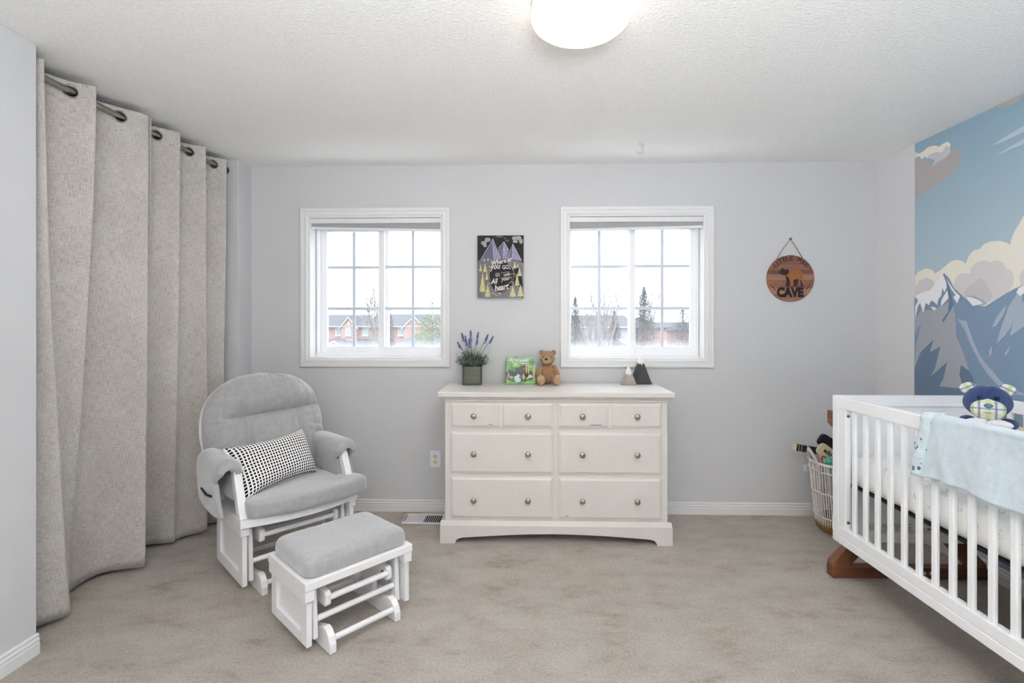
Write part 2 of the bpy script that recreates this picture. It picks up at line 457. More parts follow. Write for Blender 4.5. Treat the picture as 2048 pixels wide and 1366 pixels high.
# ------------------------------------------------------------------ the mountain mural, a flat printed wallpaper
MURAL = [
 ('cloud', 'cloud_grey', [(3.132, 2.373), (3.108, 2.339), (3.081, 2.32), (3.038, 2.299), (2.996, 2.264), (2.971, 2.277), (2.93, 2.279), (2.876, 2.298), (2.868, 2.318), (2.828, 2.296), (2.804, 2.262), (2.807, 2.222), (2.838, 2.194), (2.876, 2.167), (2.923, 2.147), (2.971, 2.141), (3.021, 2.121), (3.081, 2.116), (3.134, 2.099)]),
 ('cloud', 'cloud_cream', [(3.134, 2.387), (3.105, 2.366), (3.064, 2.37), (3.038, 2.382), (2.987, 2.375), (2.955, 2.355), (2.93, 2.363), (2.899, 2.365), (2.879, 2.345), (2.88, 2.325), (2.882, 2.3), (2.923, 2.301), (2.971, 2.324), (3.007, 2.323), (3.038, 2.315), (3.055, 2.332), (3.081, 2.324), (3.108, 2.353), (3.134, 2.347)]),
 ('cloud', 'cloud_pale', [(3.055, 2.316), (3.021, 2.334), (2.971, 2.331), (2.935, 2.316), (2.907, 2.345), (2.88, 2.325), (2.876, 2.298), (2.907, 2.275), (2.955, 2.271), (3.007, 2.257), (2.987, 2.289), (3.029, 2.312)]),
 ('cloud', 'cloud_grey', [(2.606, 2.438), (2.562, 2.438), (2.515, 2.438), (2.463, 2.438), (2.463, 2.422), (2.503, 2.406), (2.539, 2.408), (2.575, 2.411), (2.593, 2.425)]),
 ('streak', 'streak', [(2.625, 2.243), (2.55, 2.263), (2.463, 2.279), (2.414, 2.279), (2.414, 2.246), (2.463, 2.249), (2.539, 2.243), (2.599, 2.24)]),
 ('streak', 'streak', [(2.602, 2.181), (2.539, 2.201), (2.463, 2.215), (2.414, 2.219), (2.414, 2.192), (2.463, 2.189), (2.527, 2.187)]),
 ('cloud', 'cloud_cream', [(3.134, 1.615), (3.108, 1.641), (3.055, 1.656), (3.007, 1.644), (2.984, 1.617), (2.938, 1.636), (2.876, 1.675), (2.831, 1.679), (2.794, 1.665), (2.78, 1.65), (2.758, 1.692), (2.73, 1.715), (2.696, 1.717), (2.67, 1.74), (2.631, 1.748), (2.587, 1.744), (2.55, 1.73), (2.529, 1.712), (2.521, 1.745), (2.503, 1.781), (2.481, 1.811), (2.463, 1.841), (2.414, 1.863), (2.372, 1.832), (2.372, 1.401), (3.134, 1.429)]),
 ('cloud', 'cloud_pink', [(2.853, 1.549), (2.838, 1.586), (2.801, 1.602), (2.751, 1.593), (2.744, 1.627), (2.703, 1.653), (2.663, 1.654), (2.637, 1.641), (2.606, 1.647), (2.562, 1.63), (2.55, 1.599), (2.524, 1.59), (2.509, 1.555), (2.515, 1.509), (2.55, 1.466), (2.599, 1.433), (2.801, 1.43), (2.853, 1.497)]),
 ('cloud', 'cloud_pink', [(3.134, 1.544), (3.099, 1.584), (3.047, 1.6), (2.996, 1.574), (2.979, 1.546), (3.038, 1.509), (3.134, 1.472)]),
 ('cloud', 'cloud_pink', [(2.481, 1.552), (2.463, 1.584), (2.414, 1.6), (2.414, 1.502), (2.475, 1.506)]),
 ('cloud', 'cloud_mauve', [(2.794, 1.487), (2.772, 1.523), (2.73, 1.539), (2.696, 1.563), (2.663, 1.545), (2.644, 1.508), (2.618, 1.458), (2.65, 1.43), (2.73, 1.446)]),
 ('hill', 'rock_pale', [(2.787, 1.474), (2.73, 1.474), (2.676, 1.449), (2.648, 1.424), (2.73, 1.408)]),
 ('mountain', 'rock_blue', [(3.137, 0.84), (3.137, 1.48), (3.081, 1.505), (3.021, 1.528), (2.987, 1.557), (2.955, 1.578), (2.918, 1.613), (2.883, 1.578), (2.853, 1.523), (2.808, 1.484), (2.758, 1.441), (2.703, 1.417), (2.661, 1.412), (2.599, 1.445), (2.55, 1.472), (2.509, 1.492), (2.463, 1.508), (2.431, 1.536), (2.393, 1.489), (2.332, 1.4), (2.332, 0.965)]),
 ('rock_face', 'rock_deep', [(3.137, 1.05), (3.09, 1.146), (2.991, 1.229), (3.017, 1.153), (2.942, 1.19), (2.979, 1.064), (3.011, 1.007), (2.896, 1.104), (2.923, 1.002), (2.951, 0.957), (2.79, 0.962), (2.816, 1.036), (2.807, 1.091), (2.753, 1.065), (2.676, 0.911), (3.137, 0.84)]),
 ('rock_face', 'rock_grey', [(3.137, 1.343), (3.081, 1.406), (3.004, 1.404), (2.923, 1.428), (2.864, 1.459), (2.842, 1.367), (2.836, 1.25), (2.798, 1.175), (2.753, 1.065), (2.807, 1.091), (2.816, 1.036), (2.79, 0.962), (2.951, 0.957), (2.923, 1.002), (2.896, 1.104), (3.011, 1.007), (2.979, 1.064), (2.942, 1.19), (3.017, 1.153), (2.991, 1.229), (3.09, 1.146), (3.134, 1.05), (3.123, 1.187), (3.081, 1.329), (3.134, 1.265)]),
 ('rock_face', 'rock_deep', [(2.891, 1.552), (2.868, 1.478), (2.853, 1.426), (2.923, 1.328), (2.93, 1.342), (2.891, 1.387), (2.882, 1.459)]),
 ('rock_face', 'rock_pale', [(2.834, 1.354), (2.808, 1.341), (2.772, 1.338), (2.73, 1.228), (2.69, 1.156), (2.65, 1.104), (2.618, 1.077), (2.575, 1.029), (2.515, 0.996), (2.436, 0.978), (2.463, 0.973), (2.55, 0.979), (2.599, 1.014), (2.65, 1.062), (2.69, 1.113), (2.744, 1.203), (2.784, 1.29)]),
 ('rock_face', 'rock_pale', [(2.621, 1.303), (2.599, 1.351), (2.562, 1.397), (2.541, 1.413), (2.562, 1.362), (2.599, 1.309)]),
 ('rock_face', 'rock_pale', [(2.599, 1.215), (2.575, 1.292), (2.533, 1.407), (2.492, 1.468), (2.463, 1.483), (2.463, 1.433), (2.492, 1.361), (2.521, 1.304), (2.55, 1.263)]),
 ('rock_face', 'rock_pale', [(2.527, 1.258), (2.503, 1.349), (2.481, 1.405), (2.463, 1.427), (2.414, 1.436), (2.447, 1.315), (2.492, 1.281)]),
 ('rock_face', 'rock_pale', [(2.637, 1.183), (2.618, 1.21), (2.622, 1.166), (2.637, 1.147)]),
 ('rock_face', 'rock_pale', [(2.553, 1.17), (2.524, 1.212), (2.533, 1.177), (2.55, 1.159)]),
 ('snow_cap', 'snow', [(3.13, 1.493), (3.073, 1.511), (3.017, 1.524), (2.971, 1.566), (2.923, 1.605), (2.904, 1.566), (2.897, 1.533), (2.913, 1.501), (2.926, 1.528), (2.935, 1.482), (2.955, 1.463), (2.963, 1.43), (2.987, 1.451), (3.007, 1.459), (3.024, 1.432), (3.047, 1.447), (3.064, 1.385), (3.09, 1.449), (3.108, 1.428), (3.13, 1.343), (3.126, 1.429), (3.105, 1.464)]),
 ('snow_cap', 'snow', [(2.899, 1.579), (2.868, 1.537), (2.842, 1.503), (2.808, 1.475), (2.828, 1.434), (2.853, 1.471), (2.838, 1.483), (2.868, 1.518)]),
 ('snow_cap', 'snow', [(2.775, 1.47), (2.744, 1.465), (2.69, 1.444), (2.67, 1.427), (2.73, 1.417), (2.751, 1.44)]),
 ('snow_cap', 'snow', [(2.481, 1.495), (2.463, 1.503), (2.431, 1.529), (2.414, 1.51), (2.447, 1.471), (2.475, 1.456), (2.492, 1.474)]),
 ('snow_cap', 'snow', [(3.012, 1.422), (2.971, 1.417), (2.979, 1.396)]),
 ('snow_cap', 'snow', [(2.93, 1.462), (2.891, 1.513), (2.883, 1.466), (2.938, 1.419)]),
]
MC = dict(cloud_grey=(184, 180, 178), cloud_cream=(240, 235, 222), cloud_pale=(208, 207, 211), streak=(192, 208, 220), cloud_pink=(220, 216, 216),
          cloud_mauve=(208, 203, 205), rock_pale=(174, 185, 200), rock_blue=(134, 156, 180), rock_deep=(112, 132, 156), rock_grey=(172, 175, 184), snow=(244, 245, 246))
for _k, _c in MC.items(): M[_k] = plain('print_'+_k, _c, .7, var=.012, scale=160, spec=.2)
def mat_print_sky():
    k = N('print_sky'); t = k.new('TexCoord'); s = k.new('SeparateXYZ'); k.link(t.outputs['Object'], s.inputs[0])
    return k.set(k.ramp(k.math('MULTIPLY', s.outputs['Z'], .42), [(.38, (202, 216, 222)), (.98, (152, 180, 198))]), .7, spec=.2)
M['print_sky'] = mat_print_sky()
mural = thing('mural', 'blue mountain and cloud wallpaper mural on the wall behind the crib', 'mural', (XR, YF, .085))
MY1 = 3.138
obj('sky_sheet', box(-.0012, 0, 0, MY1-YF, 0, ZC-.085-.002), M['print_sky'], mural)
_d = .0016
for _i, (_nm, _mt, _pts) in enumerate(MURAL):
    _b = bmesh.new(); add_prism(_b, [(y-YF, z-.085) for y, z in _pts], -_d, -_d+.0004, 'yz'); obj(_nm, _b, M[_mt], mural); _d += .00025
# the print runs on towards the door, out of this picture
for _k in range(5):
    _y = 2.05-_k*.72; _r = random.Random(_k)
    _b = bmesh.new(); add_prism(_b, [(_y+.55-YF, 0), (_y+.3-YF, .62), (_y-YF, 1.25+_r.uniform(-.1, .15)), (_y-.25-YF, .7), (_y-.55-YF, 0)], -.0022-_k*.0003, -.0018-_k*.0003, 'yz')
    obj('mountain', _b, M['rock_blue'], mural)
_b = bmesh.new(); add_prism(_b, [(0, .085), (2.05-YF, .085), (2.05-YF, .3), (0, .3)], -.0042, -.0038, 'yz'); obj('hill', _b, M['rock_deep'], mural)

# ------------------------------------------------------------------ ceiling lamp and hook
def mat_shade():
    k = N('lit_glass_shade'); t = k.new('TexCoord'); s = k.new('SeparateXYZ'); k.link(t.outputs['Object'], s.inputs[0])
    r = k.math('SQRT', k.math('ADD', k.math('MULTIPLY', s.outputs['X'], s.outputs['X']), k.math('MULTIPLY', s.outputs['Y'], s.outputs['Y'])))
    f = k.math('DIVIDE', r, .178)
    e = k.ramp(f, [(.0, (1, 1, 1, 1)), (.62, (.8, .8, .8, 1)), (.86, (.16, .16, .16, 1)), (.97, (.06, .06, .06, 1))])   # the glass is dimmer away from the bulbs
    c = k.ramp(f, [(.3, (1, .91, .80, 1)), (.9, (1, .84, .68, 1))])
    k.link(c, k.b.inputs['Emission Color']); k.link(k.math('MULTIPLY', e, LAMP), k.b.inputs['Emission Strength'])
    return k.set(lin((250, 245, 238)), .25)
M['shade'] = mat_shade()
lamp = thing('ceiling_lamp', 'round lit flush-mount ceiling lamp with a milky glass shade', 'ceiling lamp', (.183, 1.722, ZC))
b = bmesh.new(); add_lathe(b, [(0, 0), (.165, 0), (.17, -.004), (.17, -.026), (.150, -.030), (0, -.030)], 48); obj('metal_rim', b, M['white'], lamp, smooth=40)
b = bmesh.new(); add_lathe(b, [(.150, -.030), (.164, -.028), (.1725, -.042), (.1735, -.054), (.168, -.069), (.152, -.082), (.123, -.092), (.085, -.099), (.04, -.103), (0, -.104)], 56); obj('glass_shade', b, M['shade'], lamp, smooth=True)
hk = thing('ceiling_hook', 'small curled white plastic hook stuck to the ceiling', 'hook', (.70, 3.074, ZC))
b = bmesh.new(); add_lathe(b, [(0, 0), (.011, 0), (.011, -.003), (.008, -.006), (0, -.007)], 16); obj('base', b, M['white'], hk, smooth=40)
obj('hook', tube(curve_pts([(-.012, 0, -.008), (.010, 0, -.010), (.012, 0, -.022), (-.002, 0, -.030), (.012, 0, -.042), (.013, 0, -.058), (-.002, 0, -.070), (-.022, 0, -.066), (-.026, 0, -.056)], 6), .0042, 8), plain('hook_plastic', (196, 190, 182), .4), hk, smooth=True)

# ------------------------------------------------------------------ curtain rod and two linen curtains across the closet
rod = thing('curtain_rod', 'brushed metal curtain rod under the ceiling, threaded through the eyelets', 'curtain rod', (-2.05, YN+.004, 2.362))
_L = YP-YN-.008
obj('pole', tube([(0, 0, 0), (0, _L, 0)], .0135, 16), M['nickel'], rod, smooth=40)
for _y in (0, _L-.012):
    b = bmesh.new(); add_lathe(b, [(0, 0), (.026, 0), (.026, .008), (.018, .012), (0, .012)], 20, T(0, _y, 0) @ Rx(-PI/2)); obj('socket', b, M['nickel'], rod, smooth=40)

def curtain(label, top, bot, rings):
    Z0, Z1, PER = .022, 2.408, 22
    A = curve_pts(top, PER); B = curve_pts(bot, PER); n = len(A)
    zs = [Z1-.0065*k for k in range(17)]; zs += [zs[-1]-(zs[-1]-Z0)*k/46 for k in range(1, 47)]
    cs = curve_pts([(y,) for y in range(n)], 1)
    root = thing('curtain', label, 'curtain', (0, 0, 0))
    b = bmesh.new(); uvl = b.loops.layers.uv.new('UVMap')
    S = [0.]
    for i in range(1, n): S.append(S[-1]+max(math.hypot(A[i][0]-A[i-1][0], A[i][1]-A[i-1][1]), math.hypot(B[i][0]-B[i-1][0], B[i][1]-B[i-1][1])))
    g = []
    for z in zs:
        t = (Z1-z)/(Z1-Z0); wgt = t**1.5
        row = []
        for i in range(n):
            y = A[i][0]*(1-wgt)+B[i][0]*wgt; x = A[i][1]*(1-wgt)+B[i][1]*wgt
            x += .006*noise.noise(Vector((S[i]*5, z*1.2, 3)))*min(1, t*4)
            row.append(b.verts.new((x, y, z+(.004*math.sin(S[i]*9) if z < Z0+.001 else 0))))
        g.append(row)
    holes = [(A[k*PER], 2.362) for k in rings]
    def inside(v):
        return any(math.sqrt((v.co.x-h[1])**2+(v.co.y-h[0])**2+(v.co.z-hz)**2) < .024 for h, hz in holes)
    for j in range(len(zs)-1):
        for i in range(n-1):
            q = (g[j][i], g[j][i+1], g[j+1][i+1], g[j+1][i])
            if zs[j] > 2.30 and any(inside(v) for v in q): continue
            f = b.faces.new(q)
            for lp, (ii, jj) in zip(f.loops, ((i, j), (i+1, j), (i+1, j+1), (i, j+1))): lp[uvl].uv = (S[ii], zs[jj])
    bmesh.ops.delete(b, geom=[v for v in b.verts if not v.link_faces], context='VERTS')
    obj('cloth', b, M['linen'], root, smooth=True, solid=.0018)
    for k in rings:
        p = A[k*PER]; d = Vector((A[k*PER+2][1]-A[k*PER-2][1], A[k*PER+2][0]-A[k*PER-2][0], 0)).normalized()
        nrm = Vector((d.y, -d.x, 0)); up = Vector((0, 0, 1)); b = bmesh.new()
        add_tube(b, [Vector((p[1], p[0], 2.362))+(d*math.cos(a)+up*math.sin(a))*.0265 for a in [2*PI*i/28 for i in range(28)]], .0042, 8, closed=True)
        obj('eyelet', b, M['nickel'], root, smooth=True)
curtain('long beige linen curtain panel nearer the white wall end', 
  [(1.945, -2.09), (1.985, -1.992), (2.03, -2.095), (2.10, -2.09), (2.166, -2.05), (2.219, -1.98), (2.240, -2.06), (2.29, -2.12), (2.36, -2.10), (2.435, -2.05), (2.53, -1.98), (2.547, -2.06)],
  [(1.96, -2.18), (2.146, -2.045), (2.172, -2.11), (2.21, -2.18), (2.26, -2.215), (2.315, -2.215), (2.365, -2.235), (2.41, -2.235), (2.46, -2.228), (2.525, -2.20), (2.60, -2.06), (2.622, -2.12)], (4, 9))
curtain('long beige linen curtain panel behind the glider chair, beside the pilaster',
  [(2.562, -2.09), (2.567, -1.992), (2.578, -2.09), (2.63, -2.085), (2.68, -2.05), (2.767, -1.98), (2.787, -2.06), (2.85, -2.10), (2.942, -2.05), (2.992, -1.98), (3.012, -2.06), (3.08, -2.11), (3.175, -2.05), (3.225, -1.995), (3.25, -2.06), (3.29, -2.10)],
  [(2.63, -2.20), (2.65, -2.13), (2.70, -2.22), (2.76, -2.238), (2.854, -2.231), (2.893, -2.118), (2.935, -2.125), (2.985, -2.10), (3.02, -2.05), (3.057, -2.012), (3.078, -2.08), (3.12, -2.15), (3.17, -2.10), (3.22, -2.03), (3.25, -2.08), (3.29, -2.12)], (4, 8, 12))

# ------------------------------------------------------------------ dresser
DX0, DX1, DY0, DY1, DH = -.503, .836, 2.988, 3.452, .912
dr = thing('dresser', 'wide white six-drawer dresser with round metal knobs under the windows', 'dresser', ((DX0+DX1)/2, (DY0+DY1)/2, 0))
cx, cy = dr.location.x, dr.location.y
X = lambda x: x-cx
Y = lambda y: y-cy
def dbox(*a): return box(X(a[0]), X(a[1]), Y(a[2]), Y(a[3]), a[4], a[5])
b = bmesh.new()
add_box(b, X(DX0), X(DX1), Y(DY0), Y(DY1), .09, .855)
obj('body', b, M['dresser'], dr, bevel=.003)
b = bmesh.new()
add_box(b, X(DX0-.004), X(DX1+.004), Y(DY0-.006), Y(DY1), .848, .866); add_box(b, X(DX0-.018), X(DX1+.018), Y(DY0-.018), Y(DY1), .866, .880)
obj('cornice', b, M['dresser'], dr, bevel=.006, seg=3)
obj('top_board', dbox(DX0-.040, DX1+.036, DY0-.036, DY1+.004, .880, DH), M['dresser'], dr, bevel=.006, seg=3)
# arched plinth
PX0, PX1, PY0 = DX0-.026, DX1+.024, DY0-.022
fw_ = .102
arch = [(PX0, 0), (PX0+fw_-.012, 0), (PX0+fw_-.006, .016), (PX0+fw_+.004, .027), (PX0+fw_+.022, .034)]
for i in range(0, 13):
    t = i/12; arch.append((PX0+fw_+.03+(PX1-PX0-2*fw_-.06)*t, .036+.026*math.sin(PI*t)))
arch += [(PX1-fw_-.022, .034), (PX1-fw_-.004, .027), (PX1-fw_+.006, .016), (PX1-fw_+.012, 0), (PX1, 0), (PX1, .108), (PX0, .108)]
b = bmesh.new(); add_prism(b, [(X(a), z) for a, z in arch], Y(PY0), Y(PY0+.022), 'xz')
obj('plinth', b, M['dresser'], dr)
for s in (PX0, PX1-.022): obj('plinth_side', dbox(s, s+.022, PY0+.022, DY1, 0, .108), M['dresser'], dr)
b = bmesh.new(); add_prism(b, [(Y(PY0-.001), .108), (Y(DY0), .132), (Y(DY0), .105)], X(PX0+.002), X(PX1-.002), 'yz'); obj('plinth_moulding', b, M['dresser'], dr)
def raised(bm, x0, x1, z0, z1, y, t=.007, inset=.013):
    A = [bm.verts.new((X(a), Y(y), c)) for a, c in ((x0, z0), (x1, z0), (x1, z1), (x0, z1))]
    B = [bm.verts.new((X(a), Y(y-t), c)) for a, c in ((x0+inset, z0+inset), (x1-inset, z0+inset), (x1-inset, z1-inset), (x0+inset, z1-inset))]
    bm.faces.new(B)
    for i in range(4): bm.faces.new((A[i], A[(i+1) % 4], B[(i+1) % 4], B[i]))
KZ = {0: .768, 1: .540, 2: .263}
LBL = plain('label_ink', (60, 60, 62), .6)
for col, (x0, x1, ks) in enumerate(((-.470, .150, (-.325, 0.)), (.181, .800, (.325, .650)))):
    for row, (z0, z1) in enumerate(((.694, .846), (.416, .671), (.146, .398))):
        b = bmesh.new(); add_box(b, X(x0), X(x1), Y(DY0-.008), Y(DY0+.3), z0, z1)
        if row == 0:
            m = (x0+x1)/2; raised(b, x0+.006, m-.006, z0+.006, z1-.006, DY0-.008, .006, .011); raised(b, m+.006, x1-.006, z0+.006, z1-.006, DY0-.008, .006, .011)
        else: raised(b, x0+.005, x1-.005, z0+.005, z1-.005, DY0-.008, .006, .012)
        d = obj('drawer', b, M['dresser'], dr, bevel=.002, seg=1, recalc=True)
        for kx in ks:
            b = bmesh.new(); add_lathe(b, [(0, 0), (.010, 0), (.008, .006), (.007, .011), (.012, .016), (.0165, .020), (.0175, .024), (.0160, .028), (.0105, .0315), (0, .0325)], 20, T(X(kx), Y(DY0-.013), KZ[row]) @ Rx(PI/2))
            obj('knob', b, M['pewter'], d, smooth=50)
        for lx, lw, c2, r2 in ((-.225, .022, 0, 0), (.405, .064, 1, 0), (.232, .019, 1, 2)):
            if (c2, r2) == (col, row):
                b = bmesh.new(); a = lx-lw/2; rr = random.Random(3)
                while a < lx+lw/2:
                    s = rr.uniform(.0015, .0035); add_box(b, X(a), X(a+s), Y(DY0-.0152), Y(DY0-.0139), z0+.020, z0+.0232); a += s+.0008
                obj('drawer_label', b, LBL, d)

# ------------------------------------------------------------------ outlets and floor vent
def outlet(label, x, z, w=.074, h=.118):
    t = thing('wall_outlet', label, 'outlet', (x, YB, z))
    obj('plate', box(-w/2, w/2, -.006, 0, -h/2, h/2), M['plate'], t, bevel=.003)
    for s in (1, -1):
        b = bmesh.new(); pr = [(.0165*math.cos(a), .0165*math.sin(a)*.86) for a in [2*PI*i/24 for i in range(24)]]
        add_prism(b, pr, -.0085, -.0055, 'xz', T(0, 0, s*.0195)); r = obj('receptacle', b, M['ivory'], t, bevel=.001)
        b = bmesh.new()
        for q in (-.0065, .0065): add_box(b, q-.0012, q+.0012, -.0088, -.0080, s*.0195, s*.0195+.008)
        add_prism(b, [(.0028*math.cos(a), .0028*math.sin(a)) for a in [2*PI*i/10 for i in range(10)]], -.0088, -.0080, 'xz', T(0, 0, s*.0195-.007))
        obj('slot', b, M['dark'], r)
    b = bmesh.new(); add_lathe(b, [(0, 0), (.003, 0), (.002, .0015), (0, .002)], 12, T(0, -.006, 0) @ Rx(PI/2)); obj('screw', b, M['steel'], t)
outlet('white wall outlet with two ivory sockets, left of the dresser', -.653, .369)
t = thing('cable_plate', 'small white cable plate low on the wall, left of the toy basket', 'wall plate', (1.938, YB, .326))
obj('plate', box(-.036, .036, -.006, 0, -.024, .024), M['plate'], t, bevel=.003)
obj('jack', box(-.012, .012, -.012, -.005, -.012, .010), M['blind_light'], t, bevel=.002)

vt = thing('floor_vent', 'white metal floor vent with slats, set in the carpet left of the dresser', 'floor vent', (-.70, 3.318, .004))
b = bmesh.new(); w2, d2 = .134, .083
for a in ((-w2, -w2+.024, -d2, d2), (w2-.016, w2, -d2, d2), (-w2+.024, w2-.016, -d2, -d2+.020), (-w2+.024, w2-.016, d2-.020, d2), (-.003, .003, -d2+.02, d2-.02)): add_box(b, a[0], a[1], a[2], a[3], 0, .007)
obj('frame', b, M['white'], vt, bevel=.002)
obj('duct', box(-w2+.02, w2-.014, -d2+.018, d2-.018, -.002, .0004), M['dark'], vt)
for i in range(8):
    for s in (-1, 1):
        xx = s*(.010+i*.0130) if s < 0 else .010+i*.0135
        if abs(xx) > w2-.020: continue
        b = bmesh.new(); add_box(b, -.0062, .0062, -d2+.019, d2-.019, -.0006, .0006, T(xx, 0, .0035) @ Ry(-s*math.radians(44))); obj('slat', b, M['white'], vt)
obj('lever', box(-w2+.008, -w2+.013, -.05, .05, .006, .009), M['dark'], vt)

# ------------------------------------------------------------------ glider chair, footstool and lumbar pillow
M['glider'] = plain('glider_paint', (235, 234, 235), .4, scale=40, var=.008)

def rrect(hx, hy, r, n=7):
    out = []
    for qx, qy, a0 in ((hx-r, hy-r, 0), (-hx+r, hy-r, PI/2), (-hx+r, -hy+r, PI), (hx-r, -hy+r, 1.5*PI)):
        out += [(qx+r*math.cos(a0+PI/2*i/n), qy+r*math.sin(a0+PI/2*i/n)) for i in range(n+1)]
    return out

def add_loft(bm, outline, prof, wob=0., centre=(0, 0)):
    """rings of an outline, each (scale, z)"""
    rings = []; n = len(outline)
    for s, z in prof:
        if s < 1e-4: rings.append([bm.verts.new((centre[0], centre[1], z))]); continue
        rings.append([bm.verts.new((centre[0]+(x-centre[0])*s, centre[1]+(y-centre[1])*s, z+wob*noise.noise(Vector((x*s*9, y*s*9, z*4))))) for x, y in outline])
    for a, b in zip(rings, rings[1:]):
        for k in range(n):
            k2 = (k+1) % n
            if len(a) == 1: bm.faces.new((a[0], b[k], b[k2]))
            elif len(b) == 1: bm.faces.new((a[k2], a[k], b[0]))
            else: bm.faces.new((a[k2], a[k], b[k], b[k2]))

def densify(o, m=3):
    out = []
    for i in range(len(o)):
        a, b = o[i], o[(i+1) % len(o)]; L = math.hypot(b[0]-a[0], b[1]-a[1]); q = max(1, int(L/.03))
        for j in range(q): out.append((a[0]+(b[0]-a[0])*j/q, a[1]+(b[1]-a[1])*j/q))
    return out

def glider_base(root, hw, yf, yb, zb, zt):
    """panelled swinging sides, links, runners and rods shared by the chair and its footstool"""
    w_ = M['glider']; H = zt-zb
    for s in (-1, 1):
        x0, x1 = sorted((s*hw, s*(hw-.022)))
        # framed side panel: stiles, rails and the recessed field
        b = bmesh.new(); rh = H*.20; st = .055
        add_box(b, x0, x1, yf, yf+st, zb, zt); add_box(b, x0, x1, yb-st, yb, zb, zt)
        add_box(b, x0, x1, yf+st, yb-st, zb, zb+rh); add_box(b, x0, x1, yf+st, yb-st, zt-rh*.55, zt)
        p = obj('side_panel', b, w_, root, bevel=.002)
        xm = s*(hw-.013)
        obj('panel_field', box(min(xm, xm-s*.008), max(xm, xm-s*.008), yf+st-.004, yb-st+.004, zb+rh-.004, zt-rh*.55+.004), w_, p)
        x2, x3 = sorted((s*(hw+.009), s*(hw-.030)))
        obj('side_cap', box(x2, x3, yf-.010, yb+.008, zt-.045, zt), w_, root, bevel=.004)
        # swing links, front and back
        for yy, lean in ((yf+.050, .022), (yb-.055, -.022)):
            a = box(-.011, .011, -.026, .026, -(H*.88)/2, (H*.88)/2)
            obj('link', a, w_, root, bevel=.007, mx=T(s*(hw-.046), yy, zb+H*.46) @ Rx(lean*-3))
        # beam with a rounded nose
        q = zt-.105; b = bmesh.new(); hb = .062
        pr = [(yf+.012, q+.012), (yf+.020, q), (yb-.06, q), (yb-.05, q+.012), (yb-.05, q+hb-.012), (yb-.06, q+hb), (yf+.022, q+hb), (yf+.010, q+hb-.012)]
        xx = sorted((s*(hw-.082), s*(hw-.108))); add_prism(b, pr, xx[0], xx[1], 'yz')
        bmn = obj('beam', b, w_, root, bevel=.005)
        b = bmesh.new(); add_lathe(b, [(0, 0), (.010, 0), (.010, .003), (.006, .003), (.006, .010), (0, .011)], 16, T(s*(hw-.109), yf+.045, q+.032) @ Ry(-s*PI/2))
        obj('bolt', b, M['brass'], bmn, smooth=40)
        # runner on the carpet, rising to a rounded nose
        xr = hw-.088; b = bmesh.new(); y0, y1 = yf-.045, yb+.035
        pr = [(y0, .002), (y0, .040), (y0+.012, .068), (y0+.034, .088), (y0+.062, .092), ((y0+y1)/2-.08, .068), ((y0+y1)/2+.08, .068), (y1-.062, .092), (y1-.034, .088), (y1-.012, .068), (y1, .040), (y1, .002)]
        add_prism(b, pr, s*xr-.015, s*xr+.015, 'yz'); obj('runner', b, w_, root, bevel=.005)
        ym = (yf+yb)/2
        obj('post', box(s*xr-.011, s*xr+.011, ym-.030, ym+.055, .060, zt-.03), w_, root, bevel=.003)
    xr = hw-.088; q = zt-.072; ym = (yf+yb)/2
    for (yy, zz, r, l) in ((yf+.022, q, .0125, hw-.10), (yf+.045, zb+H*.33, .0125, hw-.05), (yf-.020, .050, .0125, xr), (yb-.02, .050, .0125, xr), (yb-.05, zb+H*.33, .0125, hw-.05), (ym+.06, q, .012, hw-.10)):
        obj('rod', tube([(-l, yy, zz), (l, yy, zz)], r, 14), w_, root, smooth=40)
    obj('cross_rail', box(-hw+.10, hw-.10, ym+.03, ym+.05, zt-.075, zt-.02), w_, root, bevel=.003)

# footstool
st = thing('footstool', 'white glider footstool with a padded grey suede top, in front of the glider chair', 'footstool', (-.841, 2.216, 0), math.radians(48))
glider_base(st, .238, -.178, .178, .045, .270)
obj('top_frame', box(-.249, .249, -.191, .191, .270, .305), M['glider'], st, bevel=.004)
b = bmesh.new(); o_ = densify(rrect(.235, .177, .038))
add_loft(b, o_, [(0, .384), (.3, .384), (.6, .383), (.8, .381), (.90, .378), (.955, .372), (.985, .360), (1.0, .344), (1.0, .318), (.988, .306), (.9, .304), (0, .304)], .003)
obj('cushion', b, M['suede'], st, smooth=True, sub=1)

# chair
ch = thing('glider_chair', 'white glider armchair with grey tufted cushions, beside the linen curtains', 'chair', (-1.331, 2.692, 0), math.radians(47))
glider_base(ch, .285, -.215, .205, .055, .345)
b = bmesh.new(); fr = [(-.300+.6*i/16, -.236-.055*math.sin(PI*i/16)) for i in range(17)]
add_prism(b, fr+[(.300, .225), (-.300, .225)], .345, .382, 'xy'); obj('seat_board', b, M['glider'], ch, bevel=.006)
# seat cushion: T shaped, bowed at the front
b = bmesh.new()
o_ = [(-.312+.624*i/18, -.262-.062*math.sin(PI*i/18)**.8) for i in range(19)]
o_ = curve_pts([(-.318, -.255)]+o_[1:-1]+[(.318, -.255), (.318, -.165), (.300, -.135), (.236, -.128), (.228, -.10), (.228, .17), (.20, .20), (-.20, .20), (-.228, .17), (-.228, -.10), (-.236, -.128), (-.300, -.135), (-.318, -.165)], 3, True)
add_loft(b, o_, [(0, .478), (.35, .478), (.65, .475), (.85, .473), (.94, .470), (.975, .466), (.993, .458), (1.0, .446), (1.002, .408), (.992, .392), (.97, .386), (0, .384)], .004, (0, -.04))
for v in b.verts: v.co.x = v.co.x*.955+.038; v.co.z -= .028*(v.co.y+.26)/.46*max(0, min(1, (v.co.z-.386)/.06))
obj('seat_cushion', b, M['suede'], ch, smooth=True)
